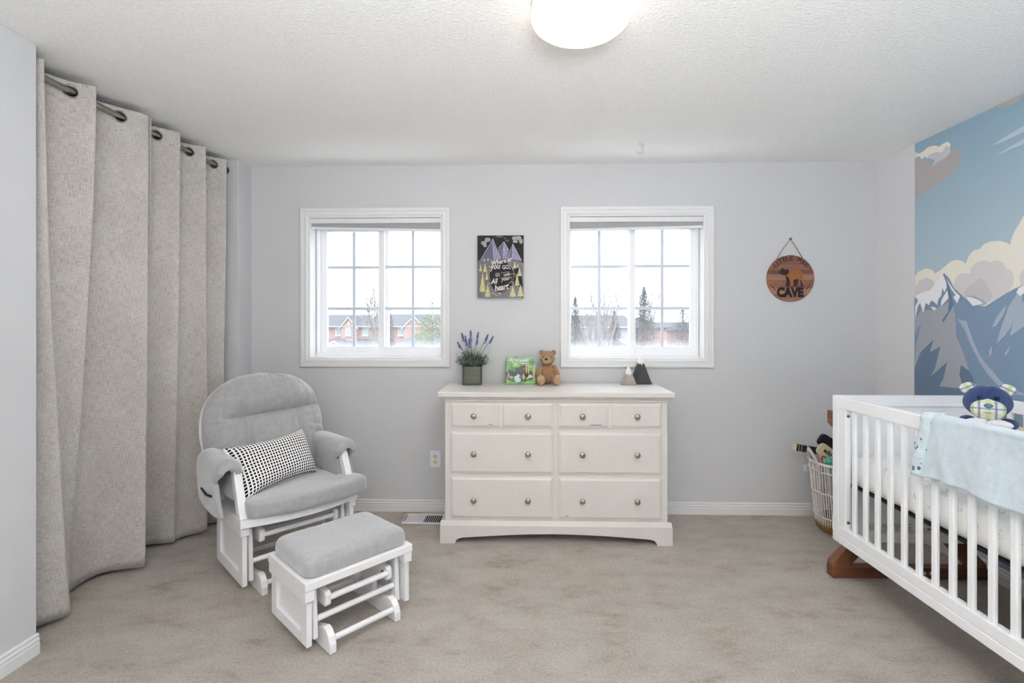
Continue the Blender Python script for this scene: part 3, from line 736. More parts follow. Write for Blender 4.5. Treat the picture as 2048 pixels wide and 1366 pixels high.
# arms: leaning front posts, rear posts, boards, padded covers
for s in (-1, 1):
    a = bmesh.new()
    add_prism(a, [(-.222, .382), (-.168, .382), (-.062, .604), (-.114, .604)], s*.278-.019, s*.278+.019, 'yz'); obj('arm_post', a, M['glider'], ch, bevel=.004)
    a = bmesh.new(); add_prism(a, [(.15, .382), (.20, .382), (.22, .595), (.17, .595)], s*.272-.014, s*.272+.014, 'yz'); obj('arm_post', a, M['glider'], ch, bevel=.004)
    obj('arm_board', box(s*.272-.032, s*.272+.032, -.105, .225, .588, .606), M['glider'], ch, bevel=.006)
    # the cover: an arch in section, swept front to back
    outer = [(.046, .395), (.054, .46), (.058, .54), (.060, .61), (.054, .655), (.032, .678), (0, .686), (-.032, .680), (-.054, .658), (-.062, .620), (-.052, .590), (-.040, .540), (-.036, .470)]
    outer = curve_pts(outer, 3); n = len(outer)
    inner = [(x*.66, .60 if .60 < z < .70 and False else z-(.026 if z > .60 else 0)) for x, z in outer][::-1]
    outer = [(x, z-.026*min(1, max(0, (z-.45)/.12))) for x, z in outer]; inner = [(x, z-.026*min(1, max(0, (z-.45)/.12))) for x, z in inner]; AC = .318 if s < 0 else .288
    sec = outer+inner; yy = [-.140, -.135, -.125, -.110, -.09, -.05, .02, .09, .15, .20, .228, .240, .245]
    b = bmesh.new(); cxn = sum(p[0] for p in sec)/len(sec); rows = []
    for yv in yy:
        e = min((yv+.143)/.045, (.250-yv)/.05, 1.); k = math.sqrt(max(.02, 1-(1-max(e, 0))**2)); row = []
        for (x, z) in sec:
            sg = math.hypot(x*.55, (z-.60) if z > .60 else 0)
            xx = x*(.72+.28*k); zz = z-(1-k)*.045*(1 if z > .55 else 0)
            wr = .006*noise.noise(Vector((x*22, yv*16, z*22+s*5)))
            drop = -.03*math.sin((yv+.2)*7)*(1 if z < .5 else 0)
            row.append(b.verts.new((s*(AC+xx*(1+wr*3)), max(yv, -.140+(.140-.158+max(0, z-.382)*.49)*max(0, min(1, (.606-z)/.03)))-(.030*(z-.5) if z > .5 else 0), zz+wr+drop)))
        rows.append(row)
    m = len(sec)
    for r0, r1 in zip(rows, rows[1:]):
        for k in range(m): b.faces.new((r0[k], r0[(k+1) % m], r1[(k+1) % m], r1[k]))
    for r, fl in ((rows[0], 1), (rows[-1], 0)):
        for k in range(n-1):
            b.faces.new((r[k], r[k+1], r[m-2-k], r[m-1-k]))
    ac = obj('arm_cushion', b, M['suede'], ch, smooth=True, sub=1)
    obj('strap', tube([(s*(AC+.058), -.060, .478), (s*(AC+.061), .02, .468), (s*(AC+.058), .12, .476)], .006, 8), M['black'], ac)
# back frame: two bowed uprights and a top rail
TILT = math.radians(15)
def bk(x, y, z): return (x, .185+y*math.cos(TILT)+z*math.sin(TILT), .45+z*math.cos(TILT)-y*math.sin(TILT))
for s in (-1, 1):
    pts = [bk(s*.245, .085, -.09), bk(s*.285, .085, .10), bk(s*.315, .085, .28), bk(s*.290, .085, .43), bk(s*.20, .085, .53), bk(0, .085, .57)]
    p2 = curve_pts(pts, 5); b = bmesh.new()
    L = [[], [], [], []]
    for i, p in enumerate(p2):
        q = Vector(p); d = Vector(p2[min(i+1, len(p2)-1)])-Vector(p2[max(i-1, 0)]); side = d.cross(Vector((0, 1, .27))).normalized()*.022; th = Vector((0, .011, .003))
        for k, v in enumerate((q+side-th, q+side+th, q-side+th, q-side-th)): L[k].append(b.verts.new(v))
    for i in range(len(p2)-1):
        for k in range(4): b.faces.new((L[k][i], L[(k+1) % 4][i], L[(k+1) % 4][i+1], L[k][i+1]))
    b.faces.new([L[k][0] for k in range(4)]); b.faces.new([L[k][-1] for k in range(4)])
    obj('back_frame', b, M['glider'], ch, bevel=.004)
for k in range(4):
    obj('back_slat', tube([bk(-.135+.09*k, .085, -.07), bk(-.135+.09*k, .10, .25), bk(-.14+.093*k, .085, .55)], .010, 8), M['glider'], ch, smooth=True)
# tufted back cushion
HB = .605
def outline(v):
    if v < .10: return .285+.02*math.sin(v/.10*PI/2)
    if v < .46: return .305+.028*math.sin((v-.10)/.36*PI/2)
    t = (v-.46)/.54; return .333*max(0, 1-t**2.75)**(1/2.3)
NU, NV = 72, 130
def back_pt(i, j, side):
    u = -1+2*i/(NU-1); u = math.sin(u*PI/2); v = j/(NV-1); v = .5-.5*math.cos(v*PI)
    x = outline(min(v, .9995))*u
    e = (1-abs(u)**3.2)**.5*(1-abs(2*v-1)**6)**.5 if abs(u) < 1 and 0 < v < 1 else 0
    ee = e
    th = .098*e
    if side < 0:                       # the face: a seam line with two tufts, and soft folds running off it
        cv = .60+.035*u
        cr = math.exp(-((v-cv)/.030)**2)*(.55+.45*max(math.exp(-((u+.42)/.2)**2), math.exp(-((u-.45)/.2)**2)))*min(1, max(0, 1.1-(max(0, -u-.45)/.3)))
        vf = (math.exp(-((u+.37+.05*(cv-v))/.055)**2)+.7*math.exp(-((u-.50)/.07)**2))*max(0, min(1, (cv-v)/.12))*.45
        uf = .35*math.exp(-((u+.44+.55*(v-cv))/.06)**2)*max(0, min(1, (v-cv)/.05))*max(0, 1-(v-cv)/.16)
        seam = max(0, min(1, (u+.78)/.3)); up_ = v > cv
        tt = (v-cv)/(1-cv) if up_ else (cv-v)/cv
        dome = min(1, (max(0, tt)/(.34 if up_ else .45)))**.5 if tt < .45 else 1.
        gr = math.exp(-((v-cv)/.011)**2)*max(0, min(1, (u+.55)/.2))
        th = e*(.058+.056*(1-seam+seam*dome)-.028*gr); th *= 1-.25*cr-.85*vf-.95*uf
        wv = abs(noise.noise(Vector((u*5.2+.3, v*.9, 3.1)))) if up_ else abs(noise.noise(Vector((u*6.1, v*.8+9, 4.4))))
        th -= .026*ee**.5*max(0, .32-wv)*(1 if abs(u) < .8 else .4)
        an = math.atan2((v-.5)*1.1, u); rw = -abs(noise.noise(Vector((an*6.5, 2.2, 7))))-.6*abs(noise.noise(Vector((an*14, 5.2, 1))))
        th += .034*ee**.5*max(0, min(1, (max(abs(u), abs(2*v-1))-.58)/.3))*rw
        rim = min(1, max(0, (max(abs(u), abs(2*v-1))-.55)/.35))
        th += .0045*e*rim*noise.noise(Vector((math.atan2(v-.5, u)*7, (abs(u)+v)*1.2, 1)))*2+.004*noise.noise(Vector((u*6, v*7, 2)))
        y = -th
    else: y = .035*e
    return bk(x, y+.045, v*HB)
b = bmesh.new()
for sd in (-1, 1): add_grid(b, NU, NV, lambda i, j: back_pt(i, j, sd))
bmesh.ops.remove_doubles(b, verts=b.verts[:], dist=.0012)
obj('back_cushion', b, M['suede'], ch, smooth=True, sub=1)

# lumbar pillow with rows of black dashes
def mat_dash():
    k = N('black_dash_weave'); t = k.new('TexCoord'); s = k.new('SeparateXYZ'); k.link(t.outputs['UV'], s.inputs[0])
    def cell(o, n): return k.math('FRACT', k.math('MULTIPLY', o, n))
    fx = cell(s.outputs['X'], 29); fz = cell(s.outputs['Y'], 18)
    ax = k.math('LESS_THAN', k.math('ABSOLUTE', k.math('SUBTRACT', fx, .5)), .29)
    az = k.math('LESS_THAN', k.math('ABSOLUTE', k.math('SUBTRACT', fz, .5)), .34)
    m = k.math('MULTIPLY', ax, az)
    nz = k.noise(k.coord(), 400, 2); k.bump(k.math('ADD', nz, k.math('MULTIPLY', m, .8)), .3, .002)
    return k.set(k.mix(m, lin((240, 237, 234)), lin((22, 21, 23))), .9, spec=.1)
M['dash'] = mat_dash()
_cm = Matrix.Translation((-1.331, 2.692, 0)) @ Rz(math.radians(47))
BL, BR, TR, TL = [_cm @ Vector(q) for q in ((-.258, -.158, .445), (.180, .036, .452), (.142, .150, .694), (-.302, .004, .682))]
nn = (BR-BL).cross(TL-BL).normalized(); cp = (BL+BR+TR+TL)/4
def pil_pt(u, v):
    a, c = (u+1)/2, (v+1)/2
    return BL*(1-a)*(1-c)+BR*a*(1-c)+TR*a*c+TL*(1-a)*c-cp
pil = thing('lumbar_pillow', 'oblong white pillow woven with rows of black dashes, leaning in the chair', 'pillow', cp)
b = bmesh.new(); uvl = b.loops.layers.uv.new('UVMap'); nu, nv = 44, 28
for sd in (-1, 1):
    g = []
    for j in range(nv):
        row = []
        for i in range(nu):
            u = math.sin((-1+2*i/(nu-1))*PI/2); v = math.sin((-1+2*j/(nv-1))*PI/2)
            th = .078*max(0, (1-u**4))**.5*max(0, (1-v**4))**.5*(1+.08*noise.noise(Vector((u*2, v*2, 5))))
            pin = 1-.07*(1-abs(v)**2)*abs(u)**3; pin2 = 1-.21*(1-abs(u)**2)*abs(v)**3
            row.append(b.verts.new(pil_pt(u*1.03*pin, v*1.04*pin2)+nn*(sd*th)))
        g.append(row)
    for j in range(nv-1):
        for i in range(nu-1):
            f = b.faces.new((g[j][i], g[j][i+1], g[j+1][i+1], g[j+1][i]))
            for lp, (a, c) in zip(f.loops, ((i, j), (i+1, j), (i+1, j+1), (i, j+1))):
                lp[uvl].uv = (.5+.5*math.sin((-1+2*a/(nu-1))*PI/2), .5+.5*math.sin((-1+2*c/(nv-1))*PI/2))
bmesh.ops.remove_doubles(b, verts=b.verts[:], dist=.0005)
obj('cover', b, M['dash'], pil, smooth=True)

# ------------------------------------------------------------------ crib, mattress, blanket, crib bear
CX0, CX1, CYB, CYF, CZ0, CZ1 = 1.576, 2.350, 2.605, 1.235, .209, .953
cr = thing('crib', 'white slatted crib on crossed walnut legs along the mural wall', 'crib', ((CX0+CX1)/2, (CYB+CYF)/2, 0))
ox, oy = cr.location.x, cr.location.y
def cbox(x0, x1, y0, y1, z0, z1): return box(x0-ox, x1-ox, y0-oy, y1-oy, z0, z1)
ET = .046
for y0, y1, ins in ((CYB-ET, CYB, -1), (CYF, CYF+ET, 1)):
    b = bmesh.new(); yc = (y0+y1)/2
    for x0, x1 in ((CX0, CX0+.034), (CX1-.034, CX1)): add_box(b, x0-ox, x1-ox, y0-oy, y1-oy, CZ0, CZ1)
    add_box(b, CX0+.034-ox, CX1-.034-ox, y0-oy, y1-oy, CZ1-.052, CZ1); add_box(b, CX0+.034-ox, CX1-.034-ox, y0-oy, y1-oy, CZ0, CZ0+.052)
    e = obj('end_frame', b, M['crib'], cr, bevel=.003)
    obj('end_board', cbox(CX0+.03, CX1-.03, y0+.014, y1-.014, CZ0+.045, CZ1-.045), M['crib'], e)
    if ins < 0:
        k = M['label_grey'] = plain('label_grey', (150, 142, 132), .7); kr = M['label_red'] = plain('label_red', (170, 60, 50), .7)
        bl = bmesh.new(); rr = random.Random(5)
        for r in range(5):
            a = 1.72
            while a < 1.94:
                s = rr.uniform(.008, .022); add_box(bl, a-ox, a+s-ox, y0+.0125-oy, y0+.0138-oy, CZ0+.058+r*.0075, CZ0+.0605+r*.0075); a += s+.004
        obj('warning_label', bl, k, e, kind=None)
        bl = bmesh.new()
        for a in (1.985, 2.03, 2.09, 2.13): add_box(bl, a-ox, a+.034-ox, y0+.0125-oy, y0+.0138-oy, CZ0+.060, CZ0+.0635); add_box(bl, a-ox, a+.03-ox, y0+.0125-oy, y0+.0138-oy, CZ0+.067, CZ0+.070)
        obj('warning_label', bl, kr, e)
YS = [2.456-.0797*k for k in range(15)]
for side, (x0, x1, s) in enumerate(((CX0, CX0+.034, 1), (CX1-.034, CX1, -1))):
    ya, yb = CYF+ET+.001, CYB-ET-.001
    obj('top_rail', cbox(x0, x1, ya, yb, CZ1-.060, CZ1-.002), M['crib'], cr, bevel=.004, seg=3)
    b = bmesh.new(); add_box(b, x0-ox, x1-ox, ya-oy, yb-oy, CZ0+.042, CZ0+.088); add_box(b, x0+.002-ox, x1-.002-ox, ya-oy, yb-oy, CZ0+.038, CZ0+.043); add_box(b, x0-ox, x1-ox, ya-oy, yb-oy, CZ0, CZ0+.039)
    obj('bottom_rail', b, M['crib'], cr, bevel=.003)
    for yy in (yb-.052, ya+.002):
        p = obj('stile', cbox(x0+.002, x1-.002, yy, yy+.050, CZ0+.086, CZ1-.058), M['crib'], cr, bevel=.003)
        for zz in (.40, .86):
            b = bmesh.new(); add_lathe(b, [(0, 0), (.0075, 0), (.0075, .003), (.004, .0035), (.0035, .001), (0, .001)], 14, T((x0+x1)/2-ox, yy-oy if yy > 2 else yy+.050-oy, zz-(.07 if zz < .5 else 0)) @ (Rx(PI/2) if yy > 2 else Rx(-PI/2)))
            obj('bolt', b, M['steel'], p, smooth=40)
    xm = (x0+x1)/2
    for yy in YS: obj('slat', cbox(xm-.0085, xm+.0085, yy-.0135, yy+.0135, CZ0+.084, CZ1-.056), M['crib'], cr, bevel=.006, seg=3)
# crossed walnut legs outside each end
for y0, y1 in ((CYB+.004, CYB+.058), (CYF-.058, CYF-.004)):
    LX0, LX1, LH = 1.579, 2.366, .865
    b = bmesh.new(); add_box(b, LX0-ox, LX1-ox, y0-oy, y1-oy, .003, .058); leg = obj('base_beam', b, M['walnut'], cr, bevel=.003)
    obj('top_beam', cbox(LX0+.004, LX1-.004, y0, y1, .820, LH), M['walnut'], cr, bevel=.003)
    for s in (0, 1):
        xa, xb = (LX0, LX1) if s == 0 else (LX1, LX0); d = 1 if s == 0 else -1
        off = 0 if s == 0 else .0
        yy0, yy1 = (y0, y1)
        poly = [(xa+d*.002, .056), (xa+d*.085, .056), (xb-d*.002, .800), (xb-d*.002, .822), (xb-d*.085, .822), (xa+d*.002, .078)]
        b = bmesh.new(); add_prism(b, [(q-ox, z) for q, z in poly], y0+.003-oy+.0012*s, y1-.003-oy-.0012*s, 'xz'); obj('leg', b, M['walnut_diag'], cr, bevel=.003)
    if y0 > 2: 
        obj('sticker', cbox(2.015, 2.053, y0-.0008, y0, .026, .040), M['plate'], leg); obj('sticker', cbox(2.070, 2.082, y0-.0008, y0, .026, .040), M['plate'], leg)
b = bmesh.new()
for y0 in (CYF+ET+.01, CYB-ET-.04): add_box(b, CX0+.040-ox, CX1-.040-ox, y0-oy, y0+.03-oy, .502, .512)
for x0 in (CX0+.045, CX1-.075): add_box(b, x0-ox, x0+.03-ox, CYF+ET+.04-oy, CYB-ET-.04-oy, .503, .512)
for k in range(6): add_box(b, CX0+.075-ox, CX1-.075-ox, 1.45+.19*k-oy, 1.462+.19*k-oy, .500, .508)
obj('mattress_support', b, M['black'], cr)

def mat_sheet():
    k = N('printed_sheet'); v = k.coord(); vo = k.new('TexVoronoi'); vo.inputs['Scale'].default_value = 15; k.link(v, vo.inputs['Vector'])
    n1 = k.noise(v, 42, 2); n2 = k.noise(v, 9, 2)
    line = k.math('LESS_THAN', k.math('ABSOLUTE', k.math('SUBTRACT', n1, .5)), .022)
    spot = k.math('LESS_THAN', vo.outputs['Distance'], .34)
    core = k.math('LESS_THAN', vo.outputs['Distance'], .05)
    m = k.math('MULTIPLY', line, spot)
    c = k.mix(k.math('MULTIPLY', m, .45), lin((246, 245, 243)), lin((120, 116, 112)))
    c = k.mix(k.math('MULTIPLY', core, k.math('LESS_THAN', n2, .42)), c, lin((90, 88, 90)))
    k.bump(k.math('ADD', k.noise(v, 14, 3), k.math('MULTIPLY', k.noise(k.coord(scale=(1, 8, 1)), 6, 2), .8)), .35, .01)
    return k.set(c, .85, spec=.15)
M['sheet'] = mat_sheet()
MX, MYc = (CX0+CX1)/2, (CYB+CYF)/2
mt = thing('crib_mattress', 'white crib mattress in a faintly printed fitted sheet', 'mattress', (MX, MYc, .513))
b = bmesh.new(); o_ = densify(rrect((CX1-CX0)/2-.044, (CYB-CYF)/2-.058, .05))
add_loft(b, o_, [(0, .158), (.5, .158), (.85, .157), (.93, .153), (.97, .145), (.992, .128), (1.0, .095), (1.0, .06), (.993, .03), (.975, .010), (.95, .002), (0, .002)], .004)
obj('fitted_sheet', b, M['sheet'], mt, smooth=True)

# plush blanket over the front rail
M['plush'] = mat_suede('light_blue_plush', (196, 210, 218), 40)
def mat_satin():
    k = N('printed_satin'); v = k.coord(); vo = k.new('TexVoronoi'); vo.inputs['Scale'].default_value = 44; k.link(v, vo.inputs['Vector'])
    d = k.math('ADD', vo.outputs['Distance'], k.math('MULTIPLY', k.math('SUBTRACT', k.noise(v, 120, 2), .5), .7))
    s = k.new('SeparateColor'); k.link(vo.outputs['Color'], s.inputs[0])
    pick = k.ramp(s.outputs[0], [(0., (70, 104, 112)), (.4, (60, 92, 98)), (.62, (176, 96, 64)), (.8, (226, 206, 178))], 'CONSTANT')
    c = k.mix(k.math('LESS_THAN', d, .30), lin((204, 220, 228)), pick)
    k.bump(k.noise(k.coord(scale=(1, 1, 2)), 16, 2), .5, .02)
    return k.set(c, .35, sheen=.2)
M['satin'] = mat_satin()
bl = thing('plush_blanket', 'light blue plush blanket with a printed satin border, hung over the crib rail', 'blanket', (CX0+.017, 1.66, CZ1))
RX = .017
def blanket_pt(u, vv):
    """u along the rail (0 = left hem), vv from outer hem 0 over the rail to the inner hem 1"""
    y0 = 2.000-.0; yy = y0-u*.86
    Lo, Li = .236, .165; L = Lo+.058+Li; s = vv*L
    fold = .010*math.sin(u*17+1)*max(0, 1-s/.18)+.007*math.sin(u*38+s*14)*max(0, 1-s/.22)+.013*math.exp(-((u-.10-.42*(.2-s))/.022)**2)*max(0, 1-s/.25)+.010*math.exp(-((u-.19-.55*(.2-s))/.03)**2)*max(0, 1-s/.25)+.006*math.sin(u*6+s*9)
    if s < Lo: x = -RX-.010-fold-.006*(1-s/Lo); z = -(Lo-s)
    elif s < Lo+.058:
        a = (s-Lo)/.058*PI; x = -(RX+.010)*math.cos(a); z = .013*math.sin(a)**.6 if a < PI else 0
    else: x = RX+.010+.010*(s-Lo-.058)/Li+fold*.3; z = -(s-Lo-.058)
    z += .006*math.sin(u*9)*max(0, 1-s/.1)+(.012*u if s < .1 else 0)
    yy += .040*(1-min(1, s/Lo))*(1-u*1.2)+.004*math.sin(s*60)*(1 if u < .05 else 0)
    return (x, yy-1.66, z)
NUb = 90; NVb = 64
b = bmesh.new(); add_grid(b, NUb, NVb, lambda i, j: blanket_pt(.052+.948*i/(NUb-1), j/(NVb-1)))
obj('plush_sheet', b, M['plush'], bl, smooth=True, solid=.009)
b = bmesh.new()
def border_pt(i, j):
    x, y, z = blanket_pt(.058*i/9, j/(NVb-1)); q = math.sin(PI*i/9)*.006+.004*noise.noise(Vector((y*30, z*34, x*30)))
    return (x-q if x < 0 else x+q, y, z+(q if z > -.01 else 0))
add_grid(b, 10, NVb, border_pt); obj('satin_border', b, M['satin'], bl, smooth=True, solid=.011)

# soft toys
def plush_mat(name, rgb, scale=70, bump=.8):
    k = N(name); v = k.coord(); f = k.noise(v, scale, 4, .7); g = k.noise(v, scale*4, 2)
    c = k.ramp(f, [(.32, tuple(x*.74 for x in rgb)), (.5, rgb), (.68, tuple(min(255, x*1.16) for x in rgb))])
    k.bump(k.math('ADD', f, k.math('MULTIPLY', g, .5)), bump, .008)
    return k.set(c, .95, spec=.05, sheen=.3)
def mat_cord():
    k = N('navy_corduroy'); wv = k.new('TexWave'); wv.inputs['Scale'].default_value = 80; wv.bands_direction = 'X'; k.link(k.coord(), wv.inputs['Vector'])
    c = k.ramp(wv.outputs['Fac'], [(.15, (30, 48, 92)), (.6, (50, 78, 138))]); k.bump(wv.outputs['Fac'], .6, .004); return k.set(c, .85, sheen=.2)
def mat_plaid():
    k = N('pale_plaid'); s = k.new('SeparateXYZ'); t = k.new('TexCoord'); k.link(t.outputs['Object'], s.inputs[0]); c = lin((226, 229, 228))
    for ax, n, off, wd, col, a in (('X', 19, .1, .24, (196, 204, 110), .75), ('Z', 19, .55, .22, (204, 208, 140), .6), ('X', 19, .62, .15, (86, 100, 140), .7), ('Z', 19, .02, .13, (96, 110, 146), .65), ('X', 38, .3, .1, (200, 170, 130), .5)):
        f = k.math('FRACT', k.math('ADD', k.math('MULTIPLY', s.outputs[ax], n), off)); m = k.math('MULTIPLY', k.math('LESS_THAN', f, wd), a); c = k.mix(m, c, lin(col))
    k.bump(k.noise(k.coord(), 300, 2), .3, .002); return k.set(c, .9)
M['cord'] = mat_cord(); M['plaid'] = mat_plaid(); M['oat'] = plush_mat('oatmeal_fabric', (206, 188, 164), 160, .4)
M['ribbon'] = plain('lilac_ribbon', (226, 222, 228), .6); M['felt'] = plain('blue_felt', (92, 128, 156), .9); M['eye'] = plain('glossy_eye', (10, 9, 9), .08)
bw = thing('corduroy_bear', 'navy corduroy toy bear with plaid ears and muzzle, sitting in the crib', 'toy bear', (2.005, 2.215, .672), math.radians(-40))
b = bmesh.new(); add_ell(b, (0, .0, .118), (.078, .064, .118), None, 24, 16); obj('body', b, M['cord'], bw, smooth=True)
for s in (-1, 1):
    b = bmesh.new(); add_ell(b, (s*.098, -.020, .182), (.030, .032, .075), Ry(-s*.95), 18, 12); obj('arm', b, M['oat'], bw, smooth=True)
    b = bmesh.new(); add_ell(b, (s*.062, -.020, .208), (.038, .036, .036), Ry(-s*.6), 18, 12); obj('sleeve', b, M['cord'], bw, smooth=True)
    b = bmesh.new(); add_ell(b, (s*.055, -.100, .040), (.036, .072, .038), Rz(s*.25), 18, 12); obj('leg', b, M['oat'], bw, smooth=True)
hd = bmesh.new(); add_ell(hd, (0, 0, 0), (.081, .070, .075), None, 44, 30, p=.92)
for v in hd.verts:
    if v.co.y < 0 and v.co.z > 0: v.co.y += .010*math.exp(-(v.co.x/.007)**2)
    if v.co.z > 0: v.co.z -= .006*math.exp(-(v.co.x/.010)**2)
    if v.co.z < 0: v.co.x *= 1-.42*(v.co.z/.074)**2
    else: v.co.x *= 1-.05*(v.co.z/.074)
head = obj('head', hd, M['cord'], bw, smooth=True, mx=T(0, -.012, .304) @ Rx(math.radians(-6)))
b = bmesh.new(); add_ell(b, (0, 0, 0), (.057, .044, .047), None, 32, 22, p=.94); obj('muzzle', b, M['plaid'], head, smooth=True, mx=T(0, -.044, -.026))
b = bmesh.new(); add_ell(b, (0, 0, 0), (.0155, .010, .011), None, 18, 12)
for v in b.verts:
    if v.co.z < 0: v.co.x *= 1-.5*(v.co.z/.011)**2
obj('nose', b, M['felt'], head, smooth=True, mx=T(0, -.084, -.012))
obj('mouth', tube([(-.030+.060*i/12, -.0885+.016*abs(i/6-1)**2, -.041+.010*abs(i/6-1)**2) for i in range(13)], .0014, 6), M['felt'], head)
for s in (-1, 1):
    b = bmesh.new(); add_ell(b, (0, 0, 0), (.0095, .007, .0078), None, 16, 10); obj('eye', b, M['eye'], head, smooth=True, mx=T(s*.026, -.066, .023))
    b = bmesh.new(); add_ell(b, (0, 0, 0), (.030, .011, .023), None, 22, 14); obj('ear', b, M['plaid'], head, smooth=True, mx=T(s*.064, .006, .061) @ Ry(s*math.radians(30)))
    b = bmesh.new(); add_ell(b, (s*.038, -.078, .226), (.040, .014, .018), Ry(s*.12), 20, 12); obj('bow', b, M['ribbon'], bw, smooth=True)
b = bmesh.new(); add_ell(b, (0, -.085, .224), (.010, .012, .011), None, 14, 10); obj('bow_knot', b, M['ribbon'], bw, smooth=True)

# ------------------------------------------------------------------ things on the dresser
def mat_pot():
    k = N('ribbed_green_glaze'); wv = k.new('TexWave'); wv.bands_direction = 'Z'; wv.inputs['Scale'].default_value = 85; wv.inputs['Distortion'].default_value = 3; wv.inputs['Detail'].default_value = 2
    k.link(k.coord(scale=(.25, .25, 1)), wv.inputs['Vector'])
    c = k.ramp(wv.outputs['Fac'], [(.1, (52, 56, 42)), (.7, (82, 88, 66))]); k.bump(wv.outputs['Fac'], .3, .002); return k.set(c, .25)
M['pot'] = mat_pot()
M['leaf'] = plain('lavender_leaf', (66, 84, 66), .7, var=.35, scale=25); M['leaf_grey'] = plain('lavender_leaf_grey', (112, 124, 110), .7, var=.25, scale=25)
M['stem'] = plain('green_stem', (74, 96, 66), .7); M['bloom'] = plain('lavender_bloom', (92, 104, 158), .8, var=.35, scale=60)
pl = thing('potted_lavender', 'artificial lavender with blue spikes in a square green ribbed pot', 'plant', (-.378, 3.352, DH+.0005), math.radians(6))
b = bmesh.new(); o_ = rrect(.066, .066, .016); add_loft(b, o_, [(0, 0), (.96, 0), (.985, .004), (1., .02), (1., .120), (.99, .124), (.93, .124), (.92, .118), (.92, .105), (0, .105)]); obj('pot', b, M['pot'], pl, smooth=40)
b = bmesh.new(); add_loft(b, rrect(.060, .060, .014), [(0, .112), (.6, .114), (.99, .110), (.99, .104), (0, .104)], .003); obj('moss', b, plain('moss', (52, 52, 38), .95, var=.3), pl)
rr = random.Random(11); b = bmesh.new(); b2 = bmesh.new()
for q in range(270):
    a = rr.uniform(0, 2*PI); r0 = rr.uniform(0, .045); lean = rr.uniform(.05, 1.15); L = rr.uniform(.07, .135)*(1-.2*lean)
    p0 = Vector((r0*math.cos(a), r0*math.sin(a), .110)); d = Vector((math.cos(a)*math.sin(lean), math.sin(a)*math.sin(lean), math.cos(lean)))
    if (p0+d*L).y > .085: continue
    add_tube(b, [p0, p0+d*L*.6, p0+d*L+Vector((0, 0, -.006*lean))], [.0011, .0009, .0005], 4)
    for k in range(9):
        t = .25+.75*k/8; c = p0+d*L*t; e = Vector((rr.uniform(-1, 1), rr.uniform(-1, 1), rr.uniform(-.2, 1))).normalized(); ll = rr.uniform(.014, .026); sd = e.cross(d).normalized()*.0022
        tg = b if rr.random() < .6 else b2
        f = [tg.verts.new(v) for v in (c, c+e*ll*.5+sd, c+e*ll, c+e*ll*.5-sd)]; tg.faces.new(f)
obj('foliage', b, M['leaf'], pl, kind='stuff'); obj('foliage', b2, M['leaf_grey'], pl, kind='stuff')
for (tx, tz, ln) in ((-.100, .285, .055), (-.072, .345, .058), (-.048, .328, .072), (-.012, .365, .075), (-.022, .305, .060), (.040, .352, .085), (.105, .335, .062), (.145, .325, .060)):
    p1 = Vector((tx, rr.uniform(-.03, .03), tz)); p0 = Vector((tx*.22, p1.y*.4, .115)); pts = curve_pts([tuple(p0), tuple(p0.lerp(p1, .5)+Vector((-tx*.08, 0, .01))), tuple(p1)], 5)
    s = obj('flower_stem', tube(pts, .0014, 5), M['stem'], pl); b = bmesh.new(); d = (p1-p0).normalized()
    for k in range(80):
        t = rr.random(); c = p1-d*ln*t; w_ = .0045+.009*t*(1-.35*t); a = rr.uniform(0, 2*PI); o3 = Vector((math.cos(a), math.sin(a), rr.uniform(-.3, .6)))*w_*.7
        add_ell(b, c+o3, (.0026, .0026, .0036), None, 5, 4)
    obj('flower_spike', b, M['bloom'], s, kind='stuff')

# picture book
M['cover'] = None
def mat_cover():
    k = N('book_cover_print'); v = k.coord(); a = k.noise(v, 22, 4, .65); g = k.noise(k.coord(scale=(1, 1, .5)), 60, 3)
    c = k.ramp(k.math('ADD', k.math('MULTIPLY', a, .7), k.math('MULTIPLY', g, .3)), [(.34, (34, 58, 30)), (.47, (78, 130, 58)), (.56, (112, 164, 82)), (.68, (168, 196, 128))]); return k.set(c, .25)
M['cover'] = mat_cover()
M['pages'] = plain('paper', (226, 220, 206), .8); M['cover_dark'] = plain('cover_shade', (52, 54, 48), .3, var=.3, scale=40); M['ink_white'] = plain('white_print', (232, 234, 228), .4)
bk_ = thing('picture_book', 'square green picture book standing upright beside the teddy bear', 'book', (-.048, 3.345, DH+.0005), math.radians(2))
BM = Rx(math.radians(-7)); BW, BH, BD = .201, .188, .024
bk_o = obj('cover', box(-BW/2, BW/2, 0, .003, 0, BH), M['cover'], bk_, mx=BM)
obj('back_cover', box(-BW/2, BW/2, BD-.003, BD, 0, BH), M['cover'], bk_, mx=BM); obj('spine', box(-BW/2-.002, -BW/2+.003, 0, BD, 0, BH), M['cover'], bk_, mx=BM, bevel=.001)
obj('page_block', box(-BW/2+.003, BW/2-.004, .003, BD-.003, .003, BH-.003), M['pages'], bk_, mx=BM)
def flat(name, pts, mat, par, y, mx=None):
    b = bmesh.new(); add_prism(b, pts, y-.0003, y, 'xz'); return obj(name, b, mat, par, mx=mx)
def disc(cx, cz, rx, rz, n=14, wob=0., seed=0):
    r = random.Random(seed); return [(p[0], p[1]) for p in curve_pts([(cx+rx*math.cos(2*PI*i/n)*(1+r.uniform(-wob, wob)), cz+rz*math.sin(2*PI*i/n)*(1+r.uniform(-wob, wob))) for i in range(n)], 3, True)]
P_ = lambda n, c: plain('print_'+n, c, .35, var=.12, scale=80)
flat('print', disc(.004, .078, .052, .060, 22, .16, 2), M['cover_dark'], bk_o, -.0002); flat('print', disc(-.072, .06, .026, .035, 14, .2, 5), M['cover_dark'], bk_o, -.0002); flat('print', disc(.06, .06, .038, .028, 14, .2, 6), M['cover_dark'], bk_o, -.0002)
